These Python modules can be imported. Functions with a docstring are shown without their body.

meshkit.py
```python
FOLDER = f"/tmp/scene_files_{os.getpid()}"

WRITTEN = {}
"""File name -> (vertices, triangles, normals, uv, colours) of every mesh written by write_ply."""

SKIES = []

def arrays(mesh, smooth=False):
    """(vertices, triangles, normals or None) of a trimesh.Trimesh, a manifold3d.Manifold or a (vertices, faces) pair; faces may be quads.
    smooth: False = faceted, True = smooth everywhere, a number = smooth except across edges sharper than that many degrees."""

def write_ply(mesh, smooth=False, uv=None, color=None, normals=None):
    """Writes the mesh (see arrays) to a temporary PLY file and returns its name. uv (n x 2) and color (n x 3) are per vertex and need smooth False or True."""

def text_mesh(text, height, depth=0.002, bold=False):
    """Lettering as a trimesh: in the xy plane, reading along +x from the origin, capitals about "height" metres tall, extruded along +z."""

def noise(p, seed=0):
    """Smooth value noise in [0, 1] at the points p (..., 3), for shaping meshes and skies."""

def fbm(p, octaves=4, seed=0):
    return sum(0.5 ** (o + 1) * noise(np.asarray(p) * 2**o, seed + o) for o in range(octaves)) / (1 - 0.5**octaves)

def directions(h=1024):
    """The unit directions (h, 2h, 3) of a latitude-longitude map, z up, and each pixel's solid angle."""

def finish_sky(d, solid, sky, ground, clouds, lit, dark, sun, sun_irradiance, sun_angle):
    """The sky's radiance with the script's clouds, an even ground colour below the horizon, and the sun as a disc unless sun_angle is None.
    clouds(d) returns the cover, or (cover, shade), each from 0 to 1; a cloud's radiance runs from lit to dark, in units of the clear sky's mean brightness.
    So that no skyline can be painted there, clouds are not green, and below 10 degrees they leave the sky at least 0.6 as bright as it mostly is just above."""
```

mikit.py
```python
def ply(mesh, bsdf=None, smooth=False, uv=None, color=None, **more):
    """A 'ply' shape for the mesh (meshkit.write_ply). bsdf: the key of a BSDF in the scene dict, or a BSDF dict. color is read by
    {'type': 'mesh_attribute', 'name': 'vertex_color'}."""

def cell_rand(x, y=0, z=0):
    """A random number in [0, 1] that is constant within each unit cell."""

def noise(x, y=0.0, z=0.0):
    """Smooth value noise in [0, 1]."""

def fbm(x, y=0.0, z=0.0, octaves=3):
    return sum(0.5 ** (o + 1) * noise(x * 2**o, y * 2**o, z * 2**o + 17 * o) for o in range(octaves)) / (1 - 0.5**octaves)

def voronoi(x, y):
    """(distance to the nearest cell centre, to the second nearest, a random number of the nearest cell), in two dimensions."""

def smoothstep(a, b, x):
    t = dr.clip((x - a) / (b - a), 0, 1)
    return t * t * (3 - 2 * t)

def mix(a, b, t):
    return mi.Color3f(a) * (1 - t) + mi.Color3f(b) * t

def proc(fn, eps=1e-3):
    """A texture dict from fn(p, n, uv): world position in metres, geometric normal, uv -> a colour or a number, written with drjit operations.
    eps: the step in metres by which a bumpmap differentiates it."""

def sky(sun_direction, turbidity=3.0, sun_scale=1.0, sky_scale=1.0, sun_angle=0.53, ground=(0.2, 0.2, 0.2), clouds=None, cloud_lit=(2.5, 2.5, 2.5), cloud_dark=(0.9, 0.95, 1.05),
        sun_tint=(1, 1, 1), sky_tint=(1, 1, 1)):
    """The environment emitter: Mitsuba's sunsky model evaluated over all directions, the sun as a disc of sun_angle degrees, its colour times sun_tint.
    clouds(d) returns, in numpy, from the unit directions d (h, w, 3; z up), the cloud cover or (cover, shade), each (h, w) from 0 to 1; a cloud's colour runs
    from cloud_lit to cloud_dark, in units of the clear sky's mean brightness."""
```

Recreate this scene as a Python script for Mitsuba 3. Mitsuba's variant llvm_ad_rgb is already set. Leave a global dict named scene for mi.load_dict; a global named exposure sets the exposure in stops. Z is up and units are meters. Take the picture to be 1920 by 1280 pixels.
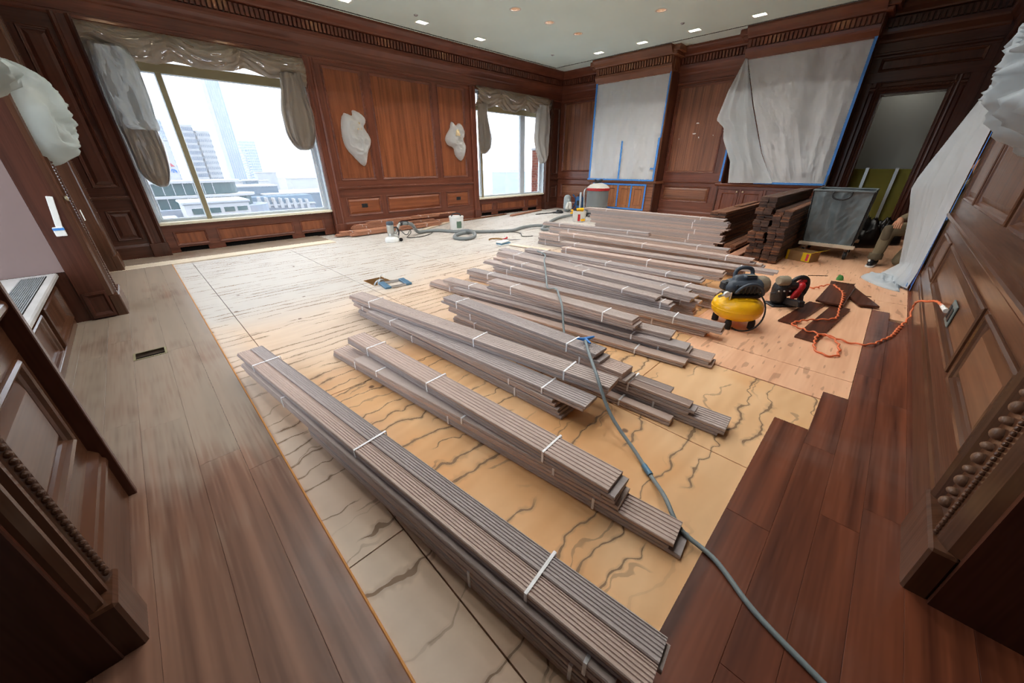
import math, random
import numpy as np
import drjit as dr
import mitsuba as mi
import trimesh
import manifold3d as m3
from shapely.geometry import Polygon, box as sbox
import mikit, meshkit
from mikit import noise, fbm, smoothstep, mix, cell_rand, voronoi

T = mi.ScalarTransform4f
scene, labels = {}, {}
rng = random.Random(7)

# ------------------------------------------------------------------ camera, sky, exposure
EYE = (0.0, 0.0, 1.2)
FWD = (0.63253057, 0.63502822, -0.44344588)
UP = (0.31543557, 0.31169631, 0.89629561)
scene['camera'] = {'type': 'perspective', 'fov': 110.37, 'fov_axis': 'x', 'near_clip': 0.02, 'far_clip': 3000.0,
                   'to_world': T().look_at(origin=list(EYE), target=[EYE[i] + FWD[i] for i in range(3)], up=list(UP))}
SKY = 3.4
scene['sky'] = mikit.sky((-0.55, 0.35, 0.75), turbidity=6.0, sun_scale=0.0, sky_scale=SKY * 8.0, ground=(0.25, 0.26, 0.27),
                         clouds=lambda d: np.full(d.shape[:2], 0.93), cloud_lit=(1.0, 1.03, 1.08), cloud_dark=(0.9, 0.95, 1.0))
exposure = 0.45
HAZE = 0.0014
WASH = 150.0     # the lit ceiling slots along the two panelled walls
SPOT = 2.9      # the round downlights


def lin(r, g, b, k=1.0):
    return [k * ((c / 255.0) / 12.92 if c <= 10 else ((c / 255.0 + 0.055) / 1.055) ** 2.4) for c in (r, g, b)]


# ------------------------------------------------------------------ materials
def bsdf(key, base, rough=0.5, spec=0.5, metallic=0.0, clear=0.0, bump=None, **kw):
    d = {'type': 'principled', 'base_color': base if isinstance(base, dict) else {'type': 'rgb', 'value': list(map(float, base))},
         'roughness': rough, 'specular': spec, 'metallic': metallic, **kw}
    if clear:
        d['clearcoat'], d['clearcoat_gloss'] = clear, 0.9
    if bump is not None:
        d = {'type': 'bumpmap', 'arbitrary': mikit.proc(bump[0], bump[2] if len(bump) > 2 else 1e-3), 'scale': bump[1], 'nested': d}
    scene[key] = {'type': 'twosided', 'nested': d}


def wood(key, dark, light, rough=0.3, spec=0.5, coarse=1.0, streak=0.6, **kw):
    """grain along u (metres), across v"""
    dark, light = list(dark), list(light)

    def fn(p, n, uv):
        u, v = uv.x * coarse, uv.y * coarse
        w = fbm(u * 1.1, v * 14.0, 3.0, octaves=3)
        f = noise(u * 7.0, v * 190.0)
        s = noise(u * 0.9, v * 45.0, 9.0)
        t = dr.clip(w * 0.75 + f * 0.3 + (s - 0.5) * streak, 0, 1)
        return mix(dark, light, t)
    bsdf(key, mikit.proc(fn), rough, spec, **kw)


wood('mahogany_panel', lin(98, 50, 30), lin(152, 88, 54), rough=0.36, streak=0.45)
wood('mahogany_frame', lin(80, 43, 32), lin(122, 70, 52), rough=0.3, streak=0.35)
wood('mahogany_dark', lin(54, 30, 23), lin(84, 48, 36), rough=0.28, streak=0.3)
wood('walnut_face', lin(96, 60, 44), lin(146, 96, 70), rough=0.33)
wood('shade_panel', lin(68, 42, 28), lin(98, 65, 43), rough=0.26, spec=0.6)  # darker wood copies: the dimmer light on the near walls put into colour
wood('lit_bead', lin(88, 64, 50), lin(116, 88, 70), rough=0.22, streak=0.2)  # beads lightened in colour for the highlights they catch
wood('shade_frame', lin(60, 37, 26), lin(86, 56, 39), rough=0.2, spec=0.6, streak=0.3)
wood('cherry_door', lin(132, 80, 50), lin(178, 120, 80), rough=0.35)
wood('raw_board', lin(160, 146, 140), lin(182, 168, 162), rough=0.5, spec=0.4, streak=0.2)
wood('raw_board_tan', lin(168, 148, 138), lin(190, 170, 160), rough=0.5, spec=0.4, streak=0.2)
wood('raw_board_grey', lin(148, 138, 136), lin(168, 158, 156), rough=0.5, spec=0.4, streak=0.2)
wood('old_board', lin(74, 44, 30), lin(128, 82, 54), rough=0.5, spec=0.4)
wood('old_board_dark', lin(52, 36, 30), lin(92, 64, 50), rough=0.5, spec=0.4)
wood('red_board', lin(142, 96, 74), lin(182, 132, 106), rough=0.5, spec=0.4)
wood('pale_board', lin(196, 180, 156), lin(228, 214, 192), rough=0.45)
wood('dark_plank', lin(56, 28, 20), lin(92, 52, 38), rough=0.25)


def floor_wood(key, dark, light, dust_sheen, amount, rough):
    def fn(p, n, uv):
        w = fbm(uv.x * 1.0, uv.y * 13.0, 3.0, octaves=3)
        f = noise(uv.x * 6.0, uv.y * 150.0)
        s = noise(uv.x * 0.8, uv.y * 34.0, 4.0)
        c = mix(dark, light, dr.clip(w * 0.7 + f * 0.25 + (s - 0.5) * 0.9, 0, 1))
        q = fbm(p.x * 2.6 + 5.0, p.y * 1.3, 1.0, octaves=4)
        q2 = noise(p.x * 26.0, p.y * 9.0, 2.0)
        far = smoothstep(0.4, 4.6, p.y)  # grey grows with y: window sheen painted in together with the dust
        m = dr.clip(smoothstep(0.5 - 0.62 * far, 0.95 - 0.4 * far, q + 0.12 * q2 + 0.15 * (f - 0.5)) * amount, 0, 0.9)
        return mix(c, dust_sheen, m)
    bsdf(key, mikit.proc(fn), rough, 0.5)


floor_wood('floor_plank_left', lin(92, 64, 52), lin(140, 104, 86), lin(150, 138, 124), 0.8, 0.34)
floor_wood('floor_plank_right', lin(70, 35, 24), lin(120, 66, 44), lin(120, 100, 92), 0.25, 0.3)


def plywood_rough(p, n, uv):
    g = fbm(p.x * 2.2, p.y * 9.0, 0.0, octaves=3)
    swirl = noise(p.x * 3.0 + 2.0 * noise(p.x * 1.3, p.y * 1.3), p.y * 30.0 + 4.0 * noise(p.x * 2.0, p.y * 2.0, 5.0))
    base = mix(lin(206, 160, 112), lin(232, 194, 150), dr.clip(g * 0.7 + swirl * 0.35, 0, 1))
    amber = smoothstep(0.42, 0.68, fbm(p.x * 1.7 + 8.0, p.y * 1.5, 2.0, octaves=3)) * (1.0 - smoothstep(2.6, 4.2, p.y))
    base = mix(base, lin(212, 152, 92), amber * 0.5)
    grey = smoothstep(1.8, 4.4, p.y + 1.3 * (noise(p.x * 1.2, p.y * 1.2, 7.0) - 0.5)) * 0.85  # paler far floor: window sheen put into the colour, along with sanding wear
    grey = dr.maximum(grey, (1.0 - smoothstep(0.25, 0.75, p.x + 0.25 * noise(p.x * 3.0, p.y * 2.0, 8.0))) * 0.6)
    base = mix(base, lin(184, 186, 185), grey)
    # torn veneer and old glue: broken wavy lines along x
    near = 1.0 - smoothstep(1.6, 3.0, p.y)
    wob = 0.03 * (noise(p.x * 3.2, p.y * 1.5, 3.0) - 0.5) + 0.014 * (noise(p.x * 14.0, p.y * 6.0, 4.0) - 0.5) + 0.007 * (noise(p.x * 45.0, p.y * 20.0, 8.0) - 0.5)
    wob += near * (0.07 * (noise(p.x * 7.0, p.y * 5.0, 12.0) - 0.5) + 0.03 * (noise(p.x * 26.0, p.y * 22.0, 13.0) - 0.5))
    grit = 0.55 + 0.9 * noise(p.x * 60.0, p.y * 60.0, 2.0)
    yy = (p.y + wob) / 0.1
    cell = dr.floor(yy)
    d = dr.abs(yy - cell - 0.5) * 0.1
    on = smoothstep(0.38, 0.52, noise(p.x * 2.3 + cell_rand(cell, 3.0) * 50.0, cell * 7.3))
    wid = (0.002 + 0.009 * dr.square(noise(p.x * 8.0, cell * 3.1, 6.0))) * grit
    line = (1.0 - smoothstep(wid * 0.6, wid, d)) * on
    halo = (1.0 - smoothstep(wid, wid * 3.5, d)) * on * 0.25
    yy2 = (p.y + wob * 1.6 + 0.04) / 0.17
    cell2 = dr.floor(yy2)
    d2 = dr.abs(yy2 - cell2 - 0.5) * 0.17
    on2 = smoothstep(0.58, 0.66, noise(p.x * 5.0 + cell_rand(cell2, 9.0) * 70.0, cell2 * 5.3, 3.0))
    wid2 = (0.003 + 0.012 * noise(p.x * 12.0, p.y * 12.0)) * grit
    line2 = (1.0 - smoothstep(wid2 * .5, wid2, d2)) * on2 * 0.7
    c = mix(base, lin(122, 96, 72), dr.clip(line * 0.85 + line2 * 0.6 + halo, 0, 0.88))
    f1, f2, w = voronoi(p.x * 2.1, p.y * 2.1)
    knot = (1.0 - smoothstep(0.02, 0.045, f1)) * smoothstep(0.6, 0.62, w)
    return mix(c, lin(96, 66, 50), knot * 0.8)


def plywood_new(p, n, uv):
    g = fbm(p.x * 1.5, p.y * 12.0, 5.0, octaves=3)
    f = noise(p.x * 5.0, p.y * 90.0)
    c = mix(lin(212, 158, 122), lin(236, 190, 154), dr.clip(g * 0.8 + f * 0.25, 0, 1))
    f1, f2, w = voronoi(p.x * 1.6, p.y * 2.2)
    knot = (1.0 - smoothstep(0.03, 0.09, f1 + 0.02 * f)) * smoothstep(0.84, 0.86, w)
    dash = smoothstep(0.78, 0.86, noise(p.x * 9.0, p.y * 60.0, 3.0)) * smoothstep(0.5, 0.7, noise(p.x * 2.0, p.y * 2.0, 8.0))
    return mix(c, lin(142, 92, 66), dr.clip(knot * 0.6 + dash * 0.4, 0, 0.7))


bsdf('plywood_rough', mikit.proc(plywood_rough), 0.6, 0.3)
bsdf('plywood_new', mikit.proc(plywood_new), 0.6, 0.3)


def paint_fn(p, n, uv):
    return mix(lin(212, 228, 222), lin(218, 233, 227), noise(p.x * 2.0, p.y * 2.0, p.z * 2.0))


bsdf('ceiling_paint', mikit.proc(paint_fn), 0.8, 0.2)
bsdf('edge_pine', lin(196, 138, 78), 0.6, 0.3)
bsdf('drywall', lin(168, 168, 160), 0.85, 0.2)
bsdf('mauve_paint', lin(130, 112, 110), 0.7, 0.3)
bsdf('dark_void', lin(30, 24, 22), 0.9, 0.1)
bsdf('black_gap', (0.008, 0.007, 0.007), 0.9, 0.1)
bsdf('slit', lin(84, 84, 82), 0.8, 0.2)
bsdf('sill_cream', lin(224, 218, 196), 0.4, 0.5)
bsdf('frame_bronze', lin(148, 140, 112), 0.4, 0.5, metallic=0.25)
bsdf('frame_white', lin(196, 206, 216), 0.4, 0.5)
bsdf('white_strap', lin(236, 238, 242), 0.4, 0.5)
bsdf('blue_tape', lin(70, 132, 205), 0.55, 0.4)
bsdf('black_plastic', lin(30, 32, 36), 0.4, 0.5)
bsdf('black_bag', lin(14, 14, 15), 0.25, 0.6)
bsdf('rubber', lin(26, 26, 28), 0.6, 0.4)
bsdf('steel', lin(198, 200, 202), 0.3, 0.5, metallic=0.9)
bsdf('chrome', lin(222, 224, 226), 0.16, 0.5, metallic=1.0)
bsdf('copper', lin(206, 182, 160), 0.3, 0.5, metallic=0.5)
bsdf('brass', lin(190, 180, 150), 0.3, 0.5, metallic=0.9)
bsdf('white_plastic', lin(226, 228, 226), 0.4, 0.5)
bsdf('green_label', lin(96, 120, 104), 0.6, 0.3)
bsdf('yellow_paint', lin(246, 186, 22), 0.28, 0.5, clear=0.4)
bsdf('compressor_grey', lin(62, 72, 84), 0.5, 0.5)
bsdf('khaki_grille', lin(140, 130, 112), 0.6, 0.4)
bsdf('red_plastic', lin(176, 26, 34), 0.4, 0.5)
bsdf('hose_grey', lin(122, 128, 130), 0.5, 0.4)
bsdf('hose_air', lin(120, 132, 136), 0.45, 0.5)
bsdf('orange_cord', lin(222, 116, 72), 0.45, 0.5)
bsdf('cable_dark', lin(66, 66, 66), 0.5, 0.4)
bsdf('drum_grey', lin(112, 118, 120), 0.4, 0.5)
bsdf('drum_red', lin(170, 42, 44), 0.4, 0.5)
bsdf('lid_white', lin(206, 204, 196), 0.4, 0.5)
bsdf('grinder_metal', lin(190, 192, 188), 0.3, 0.5, metallic=0.6)
bsdf('blue_steel', lin(86, 124, 152), 0.4, 0.5, metallic=0.3)
bsdf('galvanised', lin(200, 208, 212), 0.35, 0.5, metallic=0.7)
bsdf('insulation', lin(116, 112, 56), 0.95, 0.1)
bsdf('cardboard', lin(150, 116, 78), 0.85, 0.2)
bsdf('yellow_print', lin(226, 190, 40), 0.6, 0.3)
bsdf('pink_print', lin(206, 60, 90), 0.6, 0.3)
bsdf('khaki', lin(118, 106, 84), 0.9, 0.2)
bsdf('khaki_dark', lin(96, 86, 70), 0.9, 0.2)
bsdf('skin', lin(178, 128, 100), 0.6, 0.4)
bsdf('hair_dark', lin(34, 26, 22), 0.6, 0.3)
bsdf('shoe_black', lin(26, 26, 30), 0.5, 0.4)
bsdf('outlet_grey', lin(96, 108, 108), 0.4, 0.5)
bsdf('denim_blue', lin(50, 90, 134), 0.8, 0.3)
bsdf('pack_grey', lin(150, 158, 160), 0.8, 0.3)
bsdf('leaf_green', lin(70, 130, 66), 0.6, 0.3)
bsdf('marble_top', mikit.proc(lambda p, n, uv: mix(lin(150, 150, 148), lin(186, 186, 184), fbm(p.x * 5.0, p.y * 5.0, p.z * 5.0, octaves=4))), 0.22, 0.5)


def cart_fn(p, n, uv):
    return mix(lin(86, 96, 100), lin(112, 122, 126), fbm(p.x * 8.0, p.y * 8.0, p.z * 8.0, octaves=3))


bsdf('cart_vinyl', mikit.proc(cart_fn), 0.35, 0.5)


def fabric_fn(p, n, uv):
    w = noise(p.x * 60.0, p.y * 60.0, p.z * 14.0)
    return mix(lin(128, 108, 86), lin(172, 150, 124), dr.clip(0.6 * w + 0.5 * fbm(p.x * 9.0, p.y * 9.0, p.z * 9.0), 0, 1))


bsdf('curtain_fabric', mikit.proc(fabric_fn), 0.8, 0.3)


def thin(key, col, spec_trans, diff_trans, rough, eta=1.4):
    scene[key] = {'type': 'principledthin', 'base_color': {'type': 'rgb', 'value': col}, 'roughness': rough, 'spec_trans': spec_trans,
                  'diff_trans': diff_trans, 'eta': eta}


thin('poly_sheet', [0.92, 0.95, 0.98], 0.25, 0.4, 0.22)       # taped drop sheets
thin('poly_milky', [0.78, 0.84, 0.88], 0.12, 0.75, 0.3)        # thicker, milkier sheet
thin('poly_bag', [0.92, 0.93, 0.92], 0.34, 0.6, 0.18)           # bags on the wall lamps
thin('poly_clear', [0.96, 0.97, 0.97], 0.9, 0.6, 0.14, 1.3)
thin('poly_bag_cool', [0.7, 0.77, 0.75], 0.3, 0.7, 0.18)
thin('poly_bag_grey', [0.6, 0.66, 0.7], 0.2, 0.8, 0.2)       # thin wrap over the curtains
scene['glass'] = {'type': 'thindielectric', 'int_ior': 1.5, 'specular_transmittance': {'type': 'rgb', 'value': [0.86, 0.9, 0.92]}}
scene['shade_glass'] = {'type': 'twosided', 'nested': {'type': 'principled', 'base_color': {'type': 'rgb', 'value': lin(228, 204, 160)}, 'roughness': 0.4}}

# ------------------------------------------------------------------ mesh helpers: a mesh is (vertices, triangles)


def tri(f):
    f = np.asarray(f, int)
    return np.vstack([f[:, [0, 1, 2]], f[:, [0, 2, 3]]]) if f.shape[1] == 4 else f


def join(ms):
    vs, fs, k = [], [], 0
    for v, f in ms:
        vs.append(np.asarray(v, float))
        fs.append(tri(f) + k)
        k += len(v)
    return np.vstack(vs), np.vstack(fs)


BOXF = np.array([[1, 3, 2, 0], [6, 7, 5, 4], [4, 5, 1, 0], [3, 7, 6, 2], [2, 6, 4, 0], [5, 7, 3, 1]])


def bx(x0, x1, y0, y1, z0, z1):
    x0, x1, y0, y1, z0, z1 = min(x0, x1), max(x0, x1), min(y0, y1), max(y0, y1), min(z0, z1), max(z0, z1)
    return np.array([[x, y, z] for x in (x0, x1) for y in (y0, y1) for z in (z0, z1)], float), tri(BOXF)


_CB = {}


def cb(x0, x1, y0, y1, z0, z1, c=0.004):
    """box with chamfered edges (44 triangles)"""
    lo = np.array([min(x0, x1), min(y0, y1), min(z0, z1)], float)
    hi = np.array([max(x0, x1), max(y0, y1), max(z0, z1)], float)
    c = min(c, 0.45 * (hi - lo).min())
    sg = np.array([[a, b, d] for a in (0, 1) for b in (0, 1) for d in (0, 1)])
    v = []
    for s in sg:
        for k in range(3):
            p = np.where(s, hi - c, lo + c)
            p[k] = hi[k] if s[k] else lo[k]
            v.append(p)
    v = np.array(v)
    if 'f' not in _CB:
        lo_, hi_, c_ = np.zeros(3), np.ones(3), 0.2
        w = []
        for s in sg:
            for k in range(3):
                p = np.where(s, hi_ - c_, lo_ + c_)
                p[k] = hi_[k] if s[k] else lo_[k]
                w.append(p)
        w = np.array(w)
        from scipy.spatial import ConvexHull
        f = ConvexHull(w).simplices
        cen = w.mean(0)
        nn = np.cross(w[f[:, 1]] - w[f[:, 0]], w[f[:, 2]] - w[f[:, 0]])
        flip = ((w[f].mean(1) - cen) * nn).sum(1) < 0
        f[flip] = f[flip][:, ::-1]
        _CB['f'] = f
    return v, _CB['f'].copy()


def poly_ext(pts, h0, h1, holes=()):
    """polygon in xy extruded in z"""
    m = trimesh.creation.extrude_polygon(Polygon(pts, holes), h1 - h0, engine='earcut')
    v = np.array(m.vertices)
    v[:, 2] += h0
    return v, np.array(m.faces)


def mapv(m, fn):
    v, f = m
    w = np.array(fn(v), float)
    return w, f


def rot(m, deg=0, axis=2, at=(0, 0, 0)):
    v, f = m
    a = math.radians(deg)
    i, j = [(1, 2), (2, 0), (0, 1)][axis]
    w = np.array(v, float) - at
    p, q = w[:, i].copy(), w[:, j].copy()
    w[:, i], w[:, j] = p * math.cos(a) - q * math.sin(a), p * math.sin(a) + q * math.cos(a)
    return w + at, f


def mv(m, x=0, y=0, z=0):
    return np.asarray(m[0], float) + [x, y, z], m[1]


def lathe(prof, n=28, at=(0, 0, 0)):
    prof = np.array(prof, float)
    a = np.arange(n) * 2 * np.pi / n
    v = np.stack([prof[:, None, 0] * np.cos(a), prof[:, None, 0] * np.sin(a), np.repeat(prof[:, 1:2], n, 1)], -1).reshape(-1, 3)
    k = len(prof)
    i, j = np.meshgrid(np.arange(k - 1), np.arange(n), indexing='ij')
    q = np.stack([i * n + j, i * n + (j + 1) % n, (i + 1) * n + (j + 1) % n, (i + 1) * n + j], -1).reshape(-1, 4)
    return v + at, tri(q)


def smooth_path(pts, per=6):
    p = np.array(pts, float)
    if len(p) < 3:
        return p
    from scipy.interpolate import CubicSpline
    t = np.concatenate([[0], np.cumsum(np.linalg.norm(np.diff(p, axis=0), axis=1) ** 0.5 + 1e-6)])
    return CubicSpline(t, p)(np.linspace(0, t[-1], per * (len(p) - 1) + 1))


def tube(pts, r, sides=8, caps=True):
    p = np.array(pts, float)
    t = np.gradient(p, axis=0)
    t /= np.linalg.norm(t, axis=1, keepdims=True) + 1e-12
    up = np.array([0, 0, 1.0])
    if np.abs(t[:, 2]).max() > 0.97:
        up = np.array([0.83, 0.55, 0.1])
    a = np.cross(t, up)
    a /= np.linalg.norm(a, axis=1, keepdims=True) + 1e-9
    b = np.cross(t, a)
    ang = np.arange(sides) * 2 * np.pi / sides
    r = np.broadcast_to(r, (len(p),))
    v = p[:, None] + r[:, None, None] * (np.cos(ang)[None, :, None] * a[:, None] + np.sin(ang)[None, :, None] * b[:, None])
    n = len(p)
    i, j = np.meshgrid(np.arange(n - 1), np.arange(sides), indexing='ij')
    q = tri(np.stack([i * sides + j, i * sides + (j + 1) % sides, (i + 1) * sides + (j + 1) % sides, (i + 1) * sides + j], -1).reshape(-1, 4))
    v = v.reshape(-1, 3)
    if caps:
        v = np.vstack([v, p[0], p[-1]])
        k = np.arange(sides)
        q = np.vstack([q, np.stack([(k + 1) % sides, k, k * 0 + n * sides], 1), np.stack([(n - 1) * sides + k, (n - 1) * sides + (k + 1) % sides, k * 0 + n * sides + 1], 1)])
    return v, q


def grid(fn, nu, nv):
    u, w = np.meshgrid(np.linspace(0, 1, nu), np.linspace(0, 1, nv), indexing='ij')
    v = np.asarray(fn(u.ravel(), w.ravel()), float)
    i, j = np.meshgrid(np.arange(nu - 1), np.arange(nv - 1), indexing='ij')
    q = np.stack([i * nv + j, (i + 1) * nv + j, (i + 1) * nv + j + 1, i * nv + j + 1], -1).reshape(-1, 4)
    return v, tri(q)


def resample(pts, n):
    p = np.array(pts, float)
    t = np.concatenate([[0], np.cumsum(np.linalg.norm(np.diff(p, axis=0), axis=1))])
    s = np.linspace(0, t[-1], n)
    return np.stack([np.interp(s, t, p[:, k]) for k in range(3)], 1)


def loft(c0, c1, n=40, m=50, amp=0.02, freq=5.0, nrm=(1, 0, 0), seed=0, fine=0.004, sag=0.0):
    """sheet between two 3D polylines with folds that run along them"""
    a, b = resample(c0, m), resample(c1, m)
    u, w = np.meshgrid(np.linspace(0, 1, n), np.linspace(0, 1, m), indexing='ij')
    P = a[None] * (1 - u[..., None]) + b[None] * u[..., None]
    q = np.stack([u * freq + 0.5 * meshkit.noise(np.stack([u * 2, w * 2, u * 0 + seed], -1), seed), w * 0.9, u * 0 + seed * 3.1], -1)
    ridge = 1 - 2 * np.abs(meshkit.noise(q, seed + 1) - 0.5)
    d = amp * (ridge - 0.6) * 1.6 + amp * 0.7 * (meshkit.noise(q * [2.3, 1.7, 1], seed + 2) - 0.5)
    d += fine * (meshkit.fbm(np.stack([u * 26, w * 22, u * 0 + seed], -1), 3, seed + 5) - 0.5) * 2
    edge = np.minimum(1, 10 * np.minimum.reduce([u, 1 - u, w, 1 - w]) + 0.08)
    P = P + np.asarray(nrm, float) * (d * edge + sag * np.sin(np.pi * u) * np.sin(np.pi * w))[..., None]
    i, j = np.meshgrid(np.arange(n - 1), np.arange(m - 1), indexing='ij')
    f = np.stack([i * m + j, (i + 1) * m + j, (i + 1) * m + j + 1, i * m + j + 1], -1).reshape(-1, 4)
    return P.reshape(-1, 3), tri(f)


def puff(outline, to3, depth, base=0.01, seed=0, crumple=0.25, fold=0.0, rings=14, per=5, shrink=1.0):
    """a crumpled pillow over a closed outline (a, z) on a wall; to3(a, d, z) puts it into the room"""
    o = smooth_path(np.array(list(outline) + [outline[0]], float), per)[:-1] if per > 1 else np.array(outline, float)
    c = o.mean(0)
    o = c + (o - c) * shrink
    n = len(o)
    vs = [[c[0], c[1], 1.0]]
    for k in range(1, rings + 1):
        r = k / rings
        vs += [[*(c + (p - c) * r), math.sqrt(max(0, 1 - r ** 2.6))] for p in o]
    for k in range(rings - 1, 0, -2):
        vs += [[*(c + (p - c) * (k / rings)), 0.0] for p in o]
    v = np.array(vs)
    q = np.stack([v[:, 0] * 9, v[:, 1] * 7, v[:, 0] * 0 + seed], -1)
    nz = 1 - 2 * np.abs(meshkit.fbm(q, 4, seed) - 0.5)
    fo = np.sin(v[:, 0] * 75 + 6 * meshkit.noise(q * 0.5, seed + 3)) * fold
    n2 = 1 - 2 * np.abs(meshkit.fbm(q * 2.7 + 5, 3, seed + 9) - 0.5)
    n3 = 1 - 2 * np.abs(meshkit.fbm(q * 4.5 + meshkit.noise(q, 3)[:, None] * 3, 2, seed + 19) - 0.5)
    d = base + depth * v[:, 2] * (1 - crumple + crumple * np.minimum(1, v[:, 2] * 1.3) * (2.6 * (nz - 0.5) + .5 * (n2 - .7)) + fo) + .05 * crumple * v[:, 2] * (n3 - .75)
    f = [[0, 1 + (j + 1) % n, 1 + j] for j in range(n)]
    nr = 1 + 2 * 0 + (len(vs) - 1) // n
    for k in range(nr - 2):
        a, b = 1 + k * n, 1 + (k + 1) * n
        for j in range(n):
            f += [[a + j, a + (j + 1) % n, b + (j + 1) % n], [a + j, b + (j + 1) % n, b + j]]
    P = np.array(to3(v[:, 0], d, v[:, 1])).T
    return P, np.array(f)


def hull_body(bones, refine=0.03, it=8):
    """bones: ((p, r), (q, r)) hulled spheres united, refined and smoothed"""
    man = None
    for (p, r), (q, s) in bones:
        b = m3.Manifold.batch_hull([m3.Manifold.sphere(r, 16).translate(list(map(float, p))), m3.Manifold.sphere(s, 16).translate(list(map(float, q)))])
        man = b if man is None else man + b
    man = man.refine_to_length(refine)
    k = man.to_mesh()
    t = trimesh.Trimesh(k.vert_properties[:, :3], k.tri_verts, process=True)
    trimesh.smoothing.filter_taubin(t, iterations=it)
    return np.array(t.vertices), np.array(t.faces)


# ------------------------------------------------------------------ scene entries
_used = {}


def newkey(base):
    n = _used.get(base, -1) + 1
    _used[base] = n
    return base if n == 0 else f'{base}_{n:03d}'


def thing(name, label, cat, group=None):
    k = newkey(name)
    labels[k] = {'label': label, 'category': cat}
    if group:
        labels[k]['group'] = group
    return k


def put(name, mesh, mat, parent=None, label=None, cat=None, group=None, kind=None, smooth=False, grain=None, to_world=None, emit=None, seed=None):
    k = newkey(f'{parent}__{name}' if parent else name)
    extra = {}
    if to_world is not None:
        extra['to_world'] = to_world
    if emit is not None:
        extra['emitter'] = {'type': 'area', 'radiance': {'type': 'rgb', 'value': emit}}
    if isinstance(mesh, dict):
        d = {**mesh, **extra, 'bsdf': {'type': 'ref', 'id': mat}}
    else:
        uv = None
        if grain is not None:
            v = np.asarray(mesh[0], float)
            o = [i for i in range(3) if i != grain]
            r = rng.random() * 40 if seed is None else seed
            uv = np.stack([v[:, grain] + r, v[:, o[0]] + v[:, o[1]] + r * 0.37], 1)
        if uv is not None and smooth not in (False, True):
            smooth = False
        d = mikit.ply(mesh, mat, smooth=smooth, uv=uv, **extra)
    scene[k] = d
    e = {}
    if label:
        e['label'] = label
    if cat:
        e['category'] = cat
    if group:
        e['group'] = group
    if kind:
        e['kind'] = kind
    if e:
        labels[k] = e
    return k


def struct(name, mesh, mat, **kw):
    return put(name, mesh, mat, kind='structure', **kw)


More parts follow.
